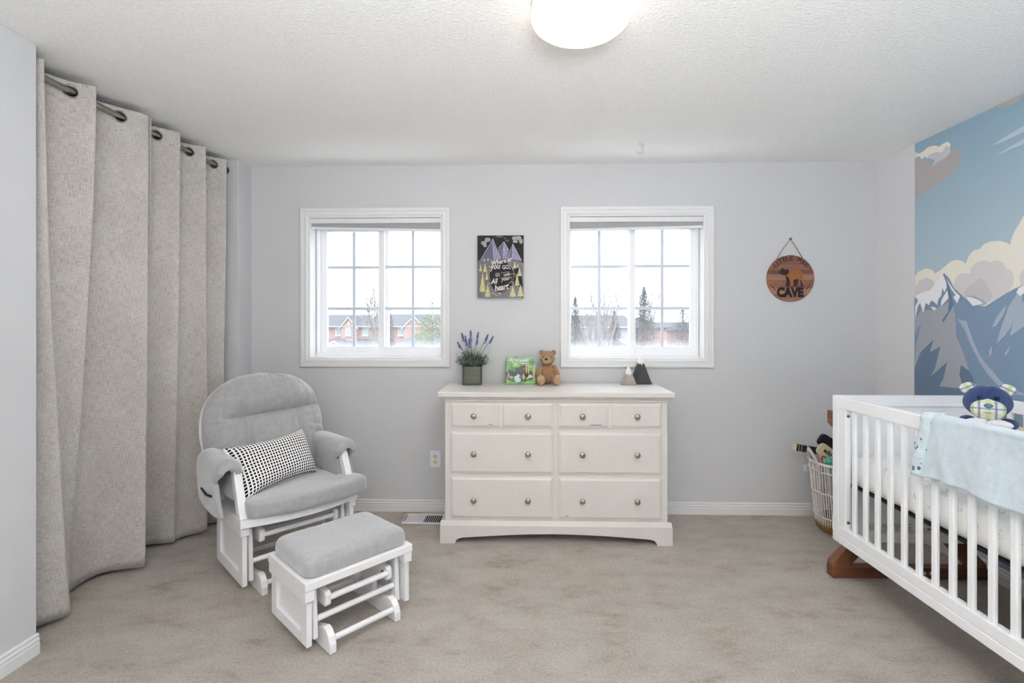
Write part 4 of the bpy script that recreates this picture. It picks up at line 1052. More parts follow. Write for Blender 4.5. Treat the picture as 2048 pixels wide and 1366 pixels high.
pb, pp, pt, py_, pg = P_('pale_blue', (190, 214, 216)), P_('pink', (216, 150, 140)), P_('tan', (176, 152, 120)), P_('yellow', (208, 186, 92)), P_('bright_green', (120, 180, 70))
for (a, c, rx, rz, m, s) in ((-.020, .040, .021, .028, pb, 1), (.063, .053, .015, .011, pb, 2), (-.064, .047, .013, .009, pp, 3), (-.082, .060, .008, .016, pt, 4), (.018, .050, .011, .018, pt, 6), (.046, .042, .012, .008, pt, 7), (-.006, .048, .010, .009, P_('brown', (116, 92, 70)), 8),
                              (.038, .105, .0045, .030, py_, 9), (.052, .100, .004, .034, py_, 10), (.086, .070, .006, .038, py_, 11), (.020, .104, .004, .004, py_, 12), (.060, .014, .034, .011, pg, 13), (-.03, .125, .03, .012, pg, 14), (-.085, .018, .012, .012, pg, 15)):
    flat('print', disc(a, c, rx, rz, 12, .22, s), m, bk_o, -.0005)
def letters(body, w_, par, mat, x, z, y, rot=0., shear=0., bold=0., hmul=1., mx=None, size=None):
    me = text_mesh(body, .05, shear, bold); xs = [v.co.x for v in me.vertices]; W_ = max(xs)-min(xs); f = w_/W_
    xm = (max(xs)+min(xs))/2; zs_ = [v.co.y for v in me.vertices]; zm = (max(zs_)+min(zs_))/2
    for v in me.vertices: v.co = ((v.co.x-xm)*f, 0, (v.co.y-zm)*f*hmul)
    me.materials.clear(); me.materials.append(mat)
    return obj('lettering', me, None, par, mx=(mx or Matrix())@T(x, y, z) @ Ry(-rot))
letters('PETER RABBIT', .132, bk_o, M['ink_white'], -.006, .162, -.0009, bold=.0008, hmul=1.15)
letters('Classic Collection', .118, bk_o, M['ink_white'], -.004, .143, -.0009, bold=.0006)
b = bmesh.new()
add_box(b, -.058, .058, -.0009, -.0006, .1295, .1308)
for (x0, x1, z0, z1) in ((-.088, .093, .178, .1795), (-.088, .093, .010, .0113), (-.088, -.0867, .010, .1795), (.0917, .093, .010, .1795)): add_box(b, x0, x1, -.0009, -.0006, z0, z1)
obj('border_line', b, M['ink_white'], bk_o)

# teddy bear
M['fur'] = plush_mat('tan_fur', (178, 138, 100), 90, .9); M['fur_light'] = plush_mat('light_tan_fur', (206, 170, 134), 90, .9)
tb = thing('teddy_bear', 'small tan plush teddy bear sitting against the picture book', 'teddy bear', (.133, 3.372, DH+.001), math.radians(4))
J = dict(u=34, v=24, jit=.10, jscale=55)
b = bmesh.new(); add_ell(b, (0, 0, .070), (.054, .047, .072), None, **J); obj('body', b, M['fur'], tb, smooth=True)
b = bmesh.new(); add_ell(b, (-.002, -.012, .176), (.050, .045, .048), None, **J); obj('head', b, M['fur'], tb, smooth=True)
b = bmesh.new(); add_ell(b, (-.012, -.052, .164), (.030, .026, .024), None, **J); mz = obj('muzzle', b, M['fur_light'], tb, smooth=True)
b = bmesh.new(); add_ell(b, (-.017, -.077, .173), (.0105, .007, .0075), None, 16, 10); obj('nose', b, M['eye'], mz, smooth=True)
for s in (-1, 1):
    b = bmesh.new(); add_ell(b, (s*.024-.008, -.052, .187), (.0035, .003, .004), None, 10, 8); obj('eye', b, M['eye'], tb, smooth=True)
    b = bmesh.new(); add_ell(b, (s*.042, -.008, .214), (.017, .011, .017), None, 20, 14, jit=.1, jscale=60); obj('ear', b, M['fur'], tb, smooth=True)
    b = bmesh.new(); add_ell(b, (s*.056, -.022, .083), (.020, .022, .052), Ry(-s*.35) @ Rx(-.25), 24, 18, jit=.12, jscale=60); obj('arm', b, M['fur'], tb, smooth=True)
    b = bmesh.new(); add_ell(b, (s*.046, -.060, .030), (.025, .048, .028), Rz(s*.30), 26, 18, jit=.1, jscale=60); lg = obj('leg', b, M['fur'], tb, smooth=True)
    b = bmesh.new(); add_ell(b, (s*.055, -.098, .036), (.027, .017, .035), Rz(s*.30), 24, 16, jit=.1, jscale=60); obj('foot_pad', b, M['fur_light'], lg, smooth=True)

# wooden mountain blocks
M['char'] = mat_wood('charcoal_stained_wood', (34, 35, 38), (70, 69, 70), 2, 1.3); M['greywood'] = mat_wood('weathered_grey_wood', (140, 132, 124), (176, 168, 160), 2, 1.3); M['capw'] = plain('white_peak_paint', (232, 230, 226), .6)
def block(name, label, x, y, hw, h, t, mat, cap):
    r = thing(name, label, 'ornament', (x, y, DH+.0005), 0, None)
    obj('block', prism([(-hw, 0), (hw, 0), (0, h)], -t/2, t/2, 'xz'), mat, r, bevel=.0015)
    zc = h*(1-cap); k = hw*cap; e = .0008
    zig = [(k+e, zc), (k*.55, zc+.008), (k*.2, zc-.012), (-.1*k, zc+.006), (-k*.4, zc-.004), (-k*.7, zc+.006), (-k-e, zc-.003)]
    zig = [(max(-hw*(1-z/h)-e, min(hw*(1-z/h)+e, a)), z) for a, z in zig]
    obj('painted_peak', prism(zig+[(-e, h+.002), (e, h+.002)], -t/2-e, t/2+e, 'xz'), M['capw'], r)
    return r
block('mountain_block', 'taller charcoal wooden mountain block with a white painted peak', .765, 3.385, .074, .196, .036, M['char'], .30)
block('mountain_block', 'smaller weathered grey wooden mountain block with a white peak', .674, 3.340, .054, .123, .034, M['greywood'], .42)

# ------------------------------------------------------------------ wall art
def mat_chalk():
    k = N('chalkboard'); v = k.coord(); a = k.noise(v, 12, 4, .6); return k.set(k.ramp(a, [(.4, (15, 13, 14)), (.7, (40, 35, 37))]), .7)
M['chalk'] = mat_chalk()
CW, CHh = .322, .434
ca = thing('canvas_print', 'black chalkboard-style canvas print with purple mountains between the windows', 'picture', (-.352, YB, 1.503))
obj('canvas', box(0, CW, -.036, -.002, 0, CHh), M['chalk'], ca, bevel=.002); obj('canvas_edge', box(-.0012, CW+.0012, -.0345, -.001, -.0012, CHh+.0012), plain('canvas_edge_cloth', (188, 188, 188), .8), ca)
CY = -.0365
def A(cx, cy): return ((cx-207)/735*CW, (1170-cy)/985*CHh)
_art = [0]
def art(name, pts, mat, d):
    _art[0] += 1
    return flat(name, [A(*p) for p in pts], mat, ca, CY-d-.00002*_art[0])
lav, lavd, lavl = P_('lavender', (118, 116, 146)), P_('deep_lavender', (72, 68, 96)), P_('chalk_lavender', (186, 182, 206))
hillm, treem, treed, cldm = P_('dusk_hill', (88, 80, 86)), P_('pale_green', (184, 178, 118)), P_('olive', (132, 128, 80)), P_('chalk_grey', (146, 140, 136))
whm, goldm, pinkm = plain('chalk_white', (214, 210, 206), .7), P_('chalk_gold', (190, 166, 130)), P_('chalk_pink', (204, 128, 124))
art('print', [(207, 590), (250, 575), (420, 560), (520, 580), (640, 585), (780, 575), (860, 590), (942, 625), (942, 1165), (209, 1165)], hillm, .0002)
for (pk, l, r, mid) in (((455, 235), (258, 578), (578, 572), (470, 570)), ((630, 285), (530, 400), (705, 420), (612, 560)), ((770, 320), (680, 545), (910, 592), (760, 575))):
    base = [l, pk, r] if pk[0] != 630 else [(560, 565), (530, 400), pk, (705, 420), (665, 560)]
    art('mountain', base, lav, .0004)
    art('mountain_shade', [l if pk[0] != 630 else (530, 400), pk, (pk[0]-6, pk[1]+150), mid, (pk[0]-80, 565)] if pk[0] != 630 else [(530, 400), pk, (610, 430), (612, 560), (565, 560)], lavd, .0006)
    b = bmesh.new(); stroke(b, [A(*p) for p in ([l, pk, r] if pk[0] != 630 else [(540, 390), pk, (705, 420)])], .0028, CY-.0022); stroke(b, [A(*p) for p in (pk, (pk[0]-8, pk[1]+90), (pk[0]+8, pk[1]+160), mid)], .0018, CY-.0022); obj('chalk_line', b, lavl, ca, recalc=False, kind='stuff')
for (cx_, cy_, rx, ry) in ((370, 255, 48, 36), (310, 305, 46, 32), (330, 345, 30, 28), (800, 235, 42, 36), (860, 230, 46, 34), (900, 280, 30, 40), (810, 285, 40, 22), (560, 205, 60, 14)):
    art('cloud', [(cx_+rx*math.cos(2*PI*i/14), cy_+ry*math.sin(2*PI*i/14)) for i in range(14)], cldm if cx_ != 560 else hillm, .0007)
art('print', [(590+195*math.cos(2*PI*i/36), 840+250*math.sin(2*PI*i/36)) for i in range(36)], M['chalk'], .0005)
art('print', [(800, 690), (900, 720), (930, 1000), (800, 990), (760, 800)], M['chalk'], .0005)
def pine(cx_, by, h, w_):
    rr = random.Random(int(cx_)); n = max(4, int(h/26)); L = []; R = []
    for i in range(n):
        y = by-h+h*(i+1)/n*.93; ww = w_/2*(i+1.2)/n
        L += [(cx_-ww*rr.uniform(.8, 1.1), y), (cx_-ww*.62, y-h/n*.22)]; R += [(cx_+ww*rr.uniform(.8, 1.1), y), (cx_+ww*.62, y-h/n*.22)]
    art('tree', [(cx_, by-h)]+R[:-1]+[(cx_+4, by-h*.06), (cx_+4, by), (cx_-4, by), (cx_-4, by-h*.06)]+L[:-1][::-1], treem, .0008)
    b = bmesh.new()
    for i in range(1, n): 
        y = by-h+h*i/n*.93; ww = w_/2*(i+.6)/n
        stroke(b, [A(cx_-ww*.8, y+7), A(cx_, y-8), A(cx_+ww*.8, y+7)], .0014, CY-.0032)
    obj('tree_shade', b, treed, ca, recalc=False, kind='stuff')
for q in ((290, 1095, 335, 115), (370, 1168, 220, 110), (330, 770, 150, 70), (258, 755, 120, 50), (357, 890, 140, 52), (770, 1165, 190, 120), (892, 1160, 200, 108), (838, 992, 215, 90), (878, 835, 145, 80), (800, 712, 110, 62), (850, 692, 62, 42), (315, 592, 56, 34), (376, 584, 48, 34)): pine(*q)
k_ = CW/735
for (s, cx_, cy_, wd, rot, sh, bo, hm) in (("Where'er", 600, 590, 330, 13, .35, .0010, 1.25), ('you', 492, 702, 170, 6, .32, .0010, 1.25), ('GO,', 668, 692, 130, 4, 0, .0012, 1.15), ('GO', 530, 806, 70, 2, 0, .0004, 1.6), ('with', 672, 800, 100, 13, .1, .0006, 1.1),
                                            ('All', 478, 908, 118, 8, .38, .0010, 1.35), ('your', 655, 886, 150, 9, .36, .0008, 1.2), ('heart', 592, 1002, 235, 10, .36, .0012, 1.35)):
    x, z = A(cx_, cy_); letters(s, wd*k_, ca, whm, x, z, CY-.0034, math.radians(rot), sh, bo, hm)
b = bmesh.new()
for pts, w_ in (([(372, 930), (395, 945), (430, 930), (470, 880)], .0022), ([(580, 765), (620, 778), (680, 762), (735, 768)], .0020), ([(560, 855), (640, 850), (740, 800), (790, 790), (808, 815), (795, 845)], .0022), ([(690, 860), (740, 840), (745, 865), (725, 875)], .002), ([(700, 945), (750, 915), (772, 930), (755, 955)], .0022), ([(690, 1030), (735, 1020), (740, 990), (715, 995)], .0024), ([(550, 1060), (620, 1045), (720, 1042)], .0018), ([(580, 1085), (640, 1065), (725, 1072)], .0018), ([(425, 600), (440, 605), (465, 650)], .0022), ([(385, 690), (400, 680), (430, 700)], .0024)):
    stroke(b, curve_pts([A(*p) for p in pts], 5), w_, CY-.0034, True)
for i in range(7): stroke(b, [A(430+i*14, 1085+8*i+6*(i % 2)), A(446+i*14, 1096+8*i-8*(i % 2))], .002, CY-.0034)
for (x, y) in ((640, 235), (668, 260), (690, 275)): stroke(b, [A(x-18, y+4), A(x, y+2), A(x+14, y-8)], .0018, CY-.0034)
obj('chalk_line', b, whm, ca, recalc=False, kind='stuff')
b = bmesh.new()
for a0, a1 in ((-62, 62), (128, 215)):
    stroke(b, [A(590+198*math.cos(math.radians(a)), 800-190*math.sin(math.radians(a))) for a in range(a0, a1, 6)], .0018, CY-.0033)
obj('chalk_ring', b, goldm, ca, recalc=False, kind='stuff')
art('heart', [(562, 1132), (540, 1100), (545, 1082), (560, 1090), (575, 1080), (583, 1095)], pinkm, .0020)

# round wooden sign on a jute cord
sg = thing('wooden_sign', 'round plank sign with a brown bear, hung on a cord right of the windows', 'sign', (1.811, YB, 1.635))
SR = .161
bounds = [1., .60, .345, .19, -.10, -.43, -.68, -1.]
tones = [((112, 72, 60), (140, 94, 80)), ((128, 84, 66), (152, 104, 84)), ((104, 62, 48), (132, 84, 64)), ((150, 110, 92), (172, 132, 112)), ((126, 80, 60), (156, 108, 86)), ((150, 108, 88), (172, 128, 106)), ((132, 88, 70), (158, 112, 92))]
tones[3] = ((136, 92, 74), (168, 124, 104))
for i in range(7):
    z1, z0 = bounds[i]-.003, bounds[i+1]+.003; pts = []
    for j in range(9):
        z = z0+(z1-z0)*j/8; pts.append((math.sqrt(max(0, 1-z*z))*SR, z*SR))
    pts = pts+[(-x, z) for x, z in pts[::-1]]
    q = []
    for p in pts:
        if not q or math.hypot(p[0]-q[-1][0], p[1]-q[-1][1]) > 1e-4: q.append(p)
    obj('plank', prism(q, -.014, -.002, 'xz'), mat_wood('sign_plank', *tones[i], 0, 1.2, .55), sg, bevel=.0008)
obj('backing', prism([(SR*.97*math.cos(2*PI*i/40), SR*.97*math.sin(2*PI*i/40)) for i in range(40)], -.006, -.001, 'xz'), plain('sign_backing', (70, 44, 34), .8), sg)
def S_(cx_, cy_): return ((cx_-590)/395*SR, (827-cy_)/395*SR)
def sart(name, pts, mat, d, rnd=False): return flat(name, [S_(*p) for p in (curve_pts(pts, 4, True) if rnd else pts)], mat, sg, -.0142-d)
bo_, bd_ = P_('bear_brown', (150, 92, 44)), P_('bear_dark', (44, 26, 24)); inkb = plain('burnt_ink', (38, 20, 18), .7, var=.2)
sart('bear', [(500, 705), (540, 672), (600, 690), (660, 685), (700, 674), (750, 697), (780, 745), (795, 820), (800, 950), (765, 950), (752, 885), (735, 852), (718, 838), (700, 880), (690, 950), (640, 950), (640, 875), (612, 852), (603, 945), (560, 950), (505, 942), (512, 870), (495, 780)], bo_, .0003, True)
sart('bear_head', [(368, 742), (400, 720), (415, 688), (432, 672), (440, 655), (462, 655), (475, 668), (500, 678), (540, 674), (560, 715), (535, 758), (495, 775), (440, 762), (412, 745), (378, 752)], bd_, .0006, True)
for p in ([(500, 790), (540, 800), (575, 880), (570, 950), (505, 945), (518, 860)], [(640, 855), (700, 842), (720, 836), (695, 948), (642, 950)], [(732, 846), (762, 872), (795, 950), (757, 953), (752, 890)]): sart('bear_leg', p, bd_, .0007, True)
sart('print', [(420, 958), (640, 955), (820, 956), (810, 964), (500, 966)], inkb, .0003)
x, z = S_(580, 1062); letters('CAVE', 448/395*SR, sg, inkb, x, z, -.0146, 0, 0, .0035, 1.18)
G = dict(L=[[(-.28, .5), (-.28, -.5)], [(-.42, .5), (-.12, .5)], [(-.42, -.5), (.38, -.5), (.38, -.25)]], I=[[(0, .5), (0, -.5)], [(-.16, .5), (.16, .5)], [(-.16, -.5), (.16, -.5)]],
         T=[[(0, .5), (0, -.5)], [(-.4, .28), (-.4, .5), (.4, .5), (.4, .28)], [(-.16, -.5), (.16, -.5)]], E=[[(-.28, .5), (-.28, -.5)], [(-.42, .5), (.36, .5), (.36, .28)], [(-.42, -.5), (.38, -.5), (.38, -.25)], [(-.28, 0), (.16, 0)]],
         M=[[(-.4, -.5), (-.4, .5), (0, -.3), (.4, .5), (.4, -.5)], [(-.52, -.5), (-.28, -.5)], [(.28, -.5), (.52, -.5)]], A=[[(-.38, -.5), (0, .5), (.38, -.5)], [(-.2, -.12), (.2, -.12)], [(-.52, -.5), (-.24, -.5)], [(.24, -.5), (.52, -.5)]], N=[[(-.36, -.5), (-.36, .5), (.36, -.5), (.36, .5)], [(-.5, -.5), (-.22, -.5)], [(.22, .5), (.5, .5)]])
for c, cx_, cy_ in (('L', 333, 606), ('I', 366, 574), ('T', 412, 540), ('T', 468, 512), ('L', 530, 497), ('E', 603, 492), ('M', 738, 510), ('A', 798, 555), ('N', 852, 608)):
    px_, pz_ = S_(cx_, cy_); an = math.atan2(px_, pz_)*.92; h = .0275; b = bmesh.new()
    for st_ in G[c]:
        pts = []
        for (u, v) in st_:
            u *= h*.92; v *= h; pts.append((px_+u*math.cos(an)+v*math.sin(an), pz_-u*math.sin(an)+v*math.cos(an)))
        for p0, p1 in zip(pts, pts[1:]): stroke(b, [p0, p1], .0072 if len(st_) <= 2 and math.hypot(p1[0]-p0[0], p1[1]-p0[1]) > h*.6 else .0042, -.0146)
    obj('lettering', b, inkb, sg, recalc=False)
for (cx_, cy_, r_, a_) in ((300, 655, 14, 0), (902, 655, 14, 0), (243, 858, 9, 0), (262, 935, 12, .6), (290, 975, 15, .9), (320, 1015, 16, .9), (968, 832, 10, .4), (935, 862, 12, .6), (905, 930, 14, .7), (885, 965, 12, .7), (858, 1000, 15, .8)):
    sart('print', [(cx_+r_*math.cos(t_)*.7*math.cos(a_)-r_*math.sin(t_)*math.sin(a_), cy_+r_*math.cos(t_)*.7*math.sin(a_)+r_*math.sin(t_)*math.cos(a_)) for t_ in [2*PI*i/8 for i in range(8)]], inkb, .0004)
M['jute'] = plain('jute_cord', (128, 112, 80), .9, var=.2, scale=200)
obj('cord', tube([(-.096, -.004, .126), (-.04, -.006, .218), (0, -.010, .271), (.04, -.006, .215), (.092, -.004, .130)], .0024, 7), M['jute'], sg, smooth=True)
b = bmesh.new(); add_lathe(b, [(0, 0), (.005, 0), (.005, .010), (.007, .012), (0, .014)], 14, T(0, 0, .270) @ Rx(PI/2)); obj('nail', b, M['brass'], sg)
obj('knot', tube(curve_pts([(-.006, -.012, .272), (0, -.016, .279), (.007, -.012, .273), (0, -.014, .266)], 5, True), .0030, 6, True), M['jute'], sg, smooth=True)

# ------------------------------------------------------------------ toy basket
M['rattan'] = plain('white_rattan', (232, 228, 224), .5, var=.05, scale=60); 
def mat_weave():
    k = N('woven_seagrass'); a = k.noise(k.coord(scale=(1, 1, 3)), 70, 3); c = k.ramp(a, [(.35, (96, 66, 36)), (.6, (168, 128, 80))]); k.bump(a, .8, .006); return k.set(c, .85)
M['weave'] = mat_weave()
BX, BY = 2.032, 3.215
bs = thing('toy_basket', 'tall white rattan basket with a woven brown base, full of toys, behind the crib', 'basket', (BX, BY, 0))
RB, RT, HT = .163, .208, .440
rad = lambda z: RB+(RT-RB)*(z/HT)**.9
b = bmesh.new(); rr = random.Random(4)
for i in range(74):
    a = 2*PI*i/74; a2 = a+rr.uniform(-.05, .05)
    add_tube(b, [(rad(z)*math.cos(a+(a2-a)*z/HT), rad(z)*math.sin(a+(a2-a)*z/HT), z) for z in (.05, .15, .28, HT-.005)], .0036, 5, caps=False)
obj('canes', b, M['rattan'], bs, kind='stuff', smooth=True)
for z in (.100, .255, .390): obj('hoop', tube([((rad(z)+.004)*math.cos(2*PI*i/40), (rad(z)+.004)*math.sin(2*PI*i/40), z+.002*math.sin(i*2.5)) for i in range(40)], .0042, 7, True), M['rattan'], bs, smooth=True)
obj('rim', tube([(RT*math.cos(2*PI*i/48), RT*math.sin(2*PI*i/48), HT) for i in range(48)], .0085, 9, True), M['rattan'], bs, smooth=True)
b = bmesh.new(); add_lathe(b, [(0, .003), (RB-.012, .003), (RB, .010), (RB+.008, .035), (RB+.010, .066), (RB+.002, .072), (RB-.006, .066), (RB-.010, .02), (0, .018)], 48); obj('woven_base', b, M['weave'], bs, smooth=50)
hp = curve_pts([(-RT*.99, -.05, HT-.03), (-RT-.018, -.045, HT+.03), (-RT-.040, -.01, HT+.082), (-RT-.018, .035, HT+.070), (-RT*.99, .06, HT-.01)], 6); b = bmesh.new()
Lh = [b.verts.new(Vector(p)+Vector((-.006, -.012, 0))) for p in hp]; Rh = [b.verts.new(Vector(p)+Vector((.024, .012, 0))) for p in hp]
for i in range(len(hp)-1): b.faces.new((Lh[i], Rh[i], Rh[i+1], Lh[i+1]))
obj('handle', b, plain('cotton_webbing', (226, 222, 220), .85), bs, smooth=True, solid=.003)
def toy(name, label, cat, loc, rz=0): return thing(name, label, cat, loc, rz)
def pebble(name, label, loc, r, rgb, parts):
    t = toy(name, label, 'toy', loc); m = plush_mat(name+'_fabric', rgb, 90, .4)
    b = bmesh.new(); add_ell(b, (0, 0, 0), r, None, 26, 18, jit=.04, jscale=30); obj('body', b, m, t, smooth=True)
    for (nm, c, q) in parts: b = bmesh.new(); add_ell(b, c, q, None, 18, 12); obj(nm, b, m, t, smooth=True)
    return t
pebble('plush_dinosaur', 'teal plush toy at the front of the toy basket', (BX-.125, BY-.075, .452), (.050, .045, .042), (96, 178, 164), [('arm', (.030, -.040, -.025), (.018, .018, .035)), ('head', (-.045, -.010, .012), (.024, .022, .020))])
pebble('plush_ball', 'pale blue plush toy in the toy basket, half hidden by the crib post', (BX-.035, BY-.080, .462), (.056, .050, .062), (140, 168, 200), [('ear', (.035, -.02, .055), (.02, .018, .022))])
pebble('plush_fox', 'orange plush toy seen low between the basket canes', (BX-.040, BY-.095, .290), (.058, .050, .080), (176, 92, 48), [('head', (.06, .03, .03), (.035, .035, .035))])
pebble('plush_elephant', 'blue-grey plush toy at the bottom of the toy basket', (BX-.015, BY-.06, .150), (.085, .070, .065), (120, 150, 190), [('head', (-.07, .02, .02), (.035, .04, .04))])
t = toy('teething_ring', 'red and yellow ring rattle on top of the toy basket', 'toy', (BX-.172, BY-.060, .462))
b = bmesh.new(); add_tube(b, [(.015*math.cos(a), .010*math.sin(a*.5), .026*math.sin(a)) for a in [PI*i/12 for i in range(13)]], .0038, 8); obj('red_arc', b, plain('red_plastic', (190, 40, 46), .35), t, smooth=True)
b = bmesh.new(); add_tube(b, [(.015*math.cos(a), .010*math.sin(a*.5), .026*math.sin(a)) for a in [PI+PI*i/12 for i in range(13)]], .0045, 8); obj('yellow_arc', b, plain('yellow_plastic', (206, 168, 40), .35), t, smooth=True)
obj('rod', tube([(.018, -.006, -.002), (.075, -.010, .006)], .006, 8), plain('mustard_plastic', (196, 160, 48), .35), t, smooth=True)
def rbar(L, w_, r=.02, n=5): return [(x+L/2, z) for x, z in rrect(L/2, w_/2, r, n)]
t = toy('mini_hockey_stick', 'black blade of a toy hockey stick sticking up from the basket', 'hockey stick', (BX-.148, BY+.035, .585)); 
mxs = Ry(math.radians(33)); b = bmesh.new(); add_prism(b, rbar(.24, .078, .022), -.012, .012, 'xz'); obj('blade', b, M['black'], t, bevel=.004, mx=mxs)
obj('shaft', tube([(.16, 0, -.12), (.20, .02, -.30), (.21, .02, -.40)], .012, 8), M['black'], t, smooth=True)
t = toy('mini_goalie_stick', 'cream wooden toy stick blade with dark lettering in the basket', 'hockey stick', (BX-.185, BY-.020, .540))
mxs = Ry(math.radians(37)); b = bmesh.new(); add_prism(b, rbar(.22, .078, .024), -.009, .009, 'xz'); bl_ = obj('blade', b, M['cream_wood'], t, bevel=.003, mx=mxs)
letters('edo2', .078, bl_, plain('dark_ink', (30, 34, 44), .6), .072, .006, -.0096, 0, 0, .0018, 1.05)
obj('shaft', tube([(.15, 0, -.11), (.17, 0, -.26), (.17, 0, -.38)], .011, 8), M['cream_wood'], t, smooth=True)
t = toy('striped_toy_stick', 'pale toy stick with dark tape bands, lying out over the basket rim', 'hockey stick', (BX-.285, BY+.10, .510))
mxs = Ry(math.radians(9)); b = bmesh.new(); add_prism(b, rbar(.34, .042, .010), -.008, .008, 'xz'); obj('shaft', b, M['cream_wood'], t, bevel=.002, mx=mxs)
for x0, x1 in ((.022, .036), (.039, .054), (.057, .088), (.10, .17)): obj('tape_band', box(x0, x1, -.0086, .0086, -.0215, .0215), plain('dark_tape', (48, 36, 30), .7), t, mx=mxs)

# ------------------------------------------------------------------ outside: houses and trees across the street
GZ = -5.0
def mat_brick():
    k = N('red_brick_wall'); br = k.new('TexBrick'); br.inputs['Scale'].default_value = 4; br.inputs['Color1'].default_value = lin((156, 120, 108)); br.inputs['Color2'].default_value = lin((167, 136, 124)); br.inputs['Mortar'].default_value = lin((165, 151, 145))
    br.inputs['Mortar Size'].default_value = .012; k.link(k.coord(rot=(PI/2, 0, 0)), br.inputs['Vector']); return k.set(br.outputs['Color'], .9)
M['brick'] = mat_brick()
M['shingle'] = plain('grey_shingles', (77, 80, 86), .9, var=.06, scale=3); M['siding'] = plain('white_siding', (155, 156, 157), .8)
M['house_trim'] = plain('house_trim_white', (171, 171, 173), .6); M['house_glass'] = plain('house_glass', (140, 149, 158), .2)
M['bark'] = plain('bare_bark', (129, 122, 120), .9, var=.15, scale=4); M['spruce'] = plain('spruce_needles', (112, 113, 104), .95, var=.22, scale=3); M['pine'] = plain('pine_needles', (134, 145, 107), .95, var=.2, scale=3)
b = bmesh.new(); add_box(b, -70, 70, 8, 140, GZ-.3, GZ); obj('ground_outside', b, plain('winter_grass', (81, 79, 63), .95, var=.15, scale=.4), kind='structure')
def facade_window(par, x, z, w_, h, y):
    f = obj('window', box(x-w_/2-.09, x+w_/2+.09, y-.10, y+.02, z-h/2-.09, z+h/2+.09), M['house_trim'], par)
    for s in (-1, 1): obj('pane', box(x+s*w_/4-w_*.19, x+s*w_/4+w_*.19, y-.13, y-.09, z-h*.46, z+h*.46), M['house_glass'], f)
    obj('ledge', box(x-w_/2-.16, x+w_/2+.16, y-.2, y, z-h/2-.2, z-h/2-.09), M['house_trim'], f)
def gable(par, x, zb, hw_, zp, y, wall):
    obj('gable', prism([(x-hw_, zb-2.2), (x+hw_, zb-2.2), (x+hw_, zb), (x, zp), (x-hw_, zb)], y-.5, y+.6, 'xz'), wall, par)
    for s in (-1, 1):
        e = 1.22; p0 = (x, zp+.10); p1 = (x+s*hw_*e, zp-(zp-zb)*e+.10)
        obj('barge_board', prism([p0, p1, (p1[0], p1[1]-.24), (p0[0], p0[1]-.27)], y-.72, y-.52, 'xz'), M['house_trim'], par)
        obj('gable_roof', prism([(p0[0], p0[1]+.04), (p1[0], p1[1]+.04), (p1[0], p1[1]), p0], y-.75, y+3.2, 'xz'), M['shingle'], par)
    obj('gable_vent', prism([(x-.22, zp-.85), (x, zp-1.1), (x+.22, zp-.85), (x, zp-.55)], y-.55, y-.48, 'xz'), M['house_trim'], par)
h = thing('townhouse', 'red brick townhouse row with grey roofs and white gables seen through the left window', 'house', (-17.5, 60, GZ)); o0 = h.location
def hb(name, x0, x1, y0, y1, z0, z1, m, par): return obj(name, box(x0-par.location.x, x1-par.location.x, y0-par.location.y, y1-par.location.y, z0-par.location.z, z1-par.location.z), m, par)
hb('wall', -28, -7.5, 60, 70, GZ, 1.1, M['brick'], h)
def slope(name, par, x0, x1, ya, za, yb, zb, m, t=.15, cut0=0., cut1=0.):
    b = bmesh.new(); L = par.location; P = lambda x, y, z: b.verts.new((x-L.x, y-L.y, z-L.z))
    a = [P(x0, ya, za), P(x1, ya, za), P(x1-cut1, yb, zb), P(x0+cut0, yb, zb)]; c = [P(x0, ya, za-t), P(x1, ya, za-t), P(x1-cut1, yb, zb-t), P(x0+cut0, yb, zb-t)]
    b.faces.new(a); b.faces.new(c[::-1])
    for i in range(4): b.faces.new((a[i], c[i], c[(i+1) % 4], a[(i+1) % 4]))
    return obj(name, b, m, par)
slope('roof', h, -28.4, -19.6, 59.4, 1.14, 66, 2.62, M['shingle'], cut1=1.2); slope('roof', h, -20.4, -7.2, 59.5, 1.18, 67, 2.72, M['shingle'])
hb('gutter', -28.4, -7.2, 59.3, 59.42, 1.0, 1.14, M['house_trim'], h)
Lx = lambda x: x-h.location.x
gable(h, Lx(-21.7), 1.1-GZ, .95, 2.25-GZ, -.1, M['brick']); gable(h, Lx(-13.75), 1.1-GZ, 1.25, 2.35-GZ, -.1, M['brick'])
for x, w_, yy in ((-23.2, .55, 0), (-21.75, .5, -.6), (-19.85, .55, 0), (-17.2, .55, 0), (-15.35, .8, 0), (-11.2, .8, 0), (-9.4, .6, 0)): facade_window(h, Lx(x), .52-GZ, w_, .92, yy)
slope('porch_roof', h, -28, -16.4, 56.8, -1.75, 60, -.45, M['shingle']); gable(h, Lx(-22.3), -1.35-GZ, 1.3, -.55-GZ, -3.0, M['brick'])
hb('porch_wall', -27.6, -16.8, 57.4, 60, GZ, -1.8, M['brick'], h)
slope('garage_roof', h, -15.6, -7, 52, -1.5, 58.5, .25, M['shingle'], cut0=2.5); hb('garage_wall', -15.2, -7.4, 52.6, 60, GZ, -1.6, M['brick'], h)
h2 = thing('white_house', 'pale house with a grey roof behind the bare trees', 'house', (9.5, 60, GZ))
hb('wall', 5.5, 13.0, 60, 68, GZ, 1.05, M['siding'], h2); slope('roof', h2, 5.1, 13.4, 59.4, 1.05, 65.5, 2.55, M['shingle'], cut0=.6, cut1=.8); hb('gutter', 5.1, 13.4, 59.3, 59.42, .92, 1.06, M['house_trim'], h2)
hb('garage_wall', 8.6, 12.0, 56.5, 60, GZ, -.75, M['brick'], h2); slope('garage_roof', h2, 8.4, 12.2, 56.2, -.72, 60, -.2, M['siding'])
h3 = thing('brick_house', 'brick house with a hipped grey roof between the spruces', 'house', (16.5, 62, GZ))
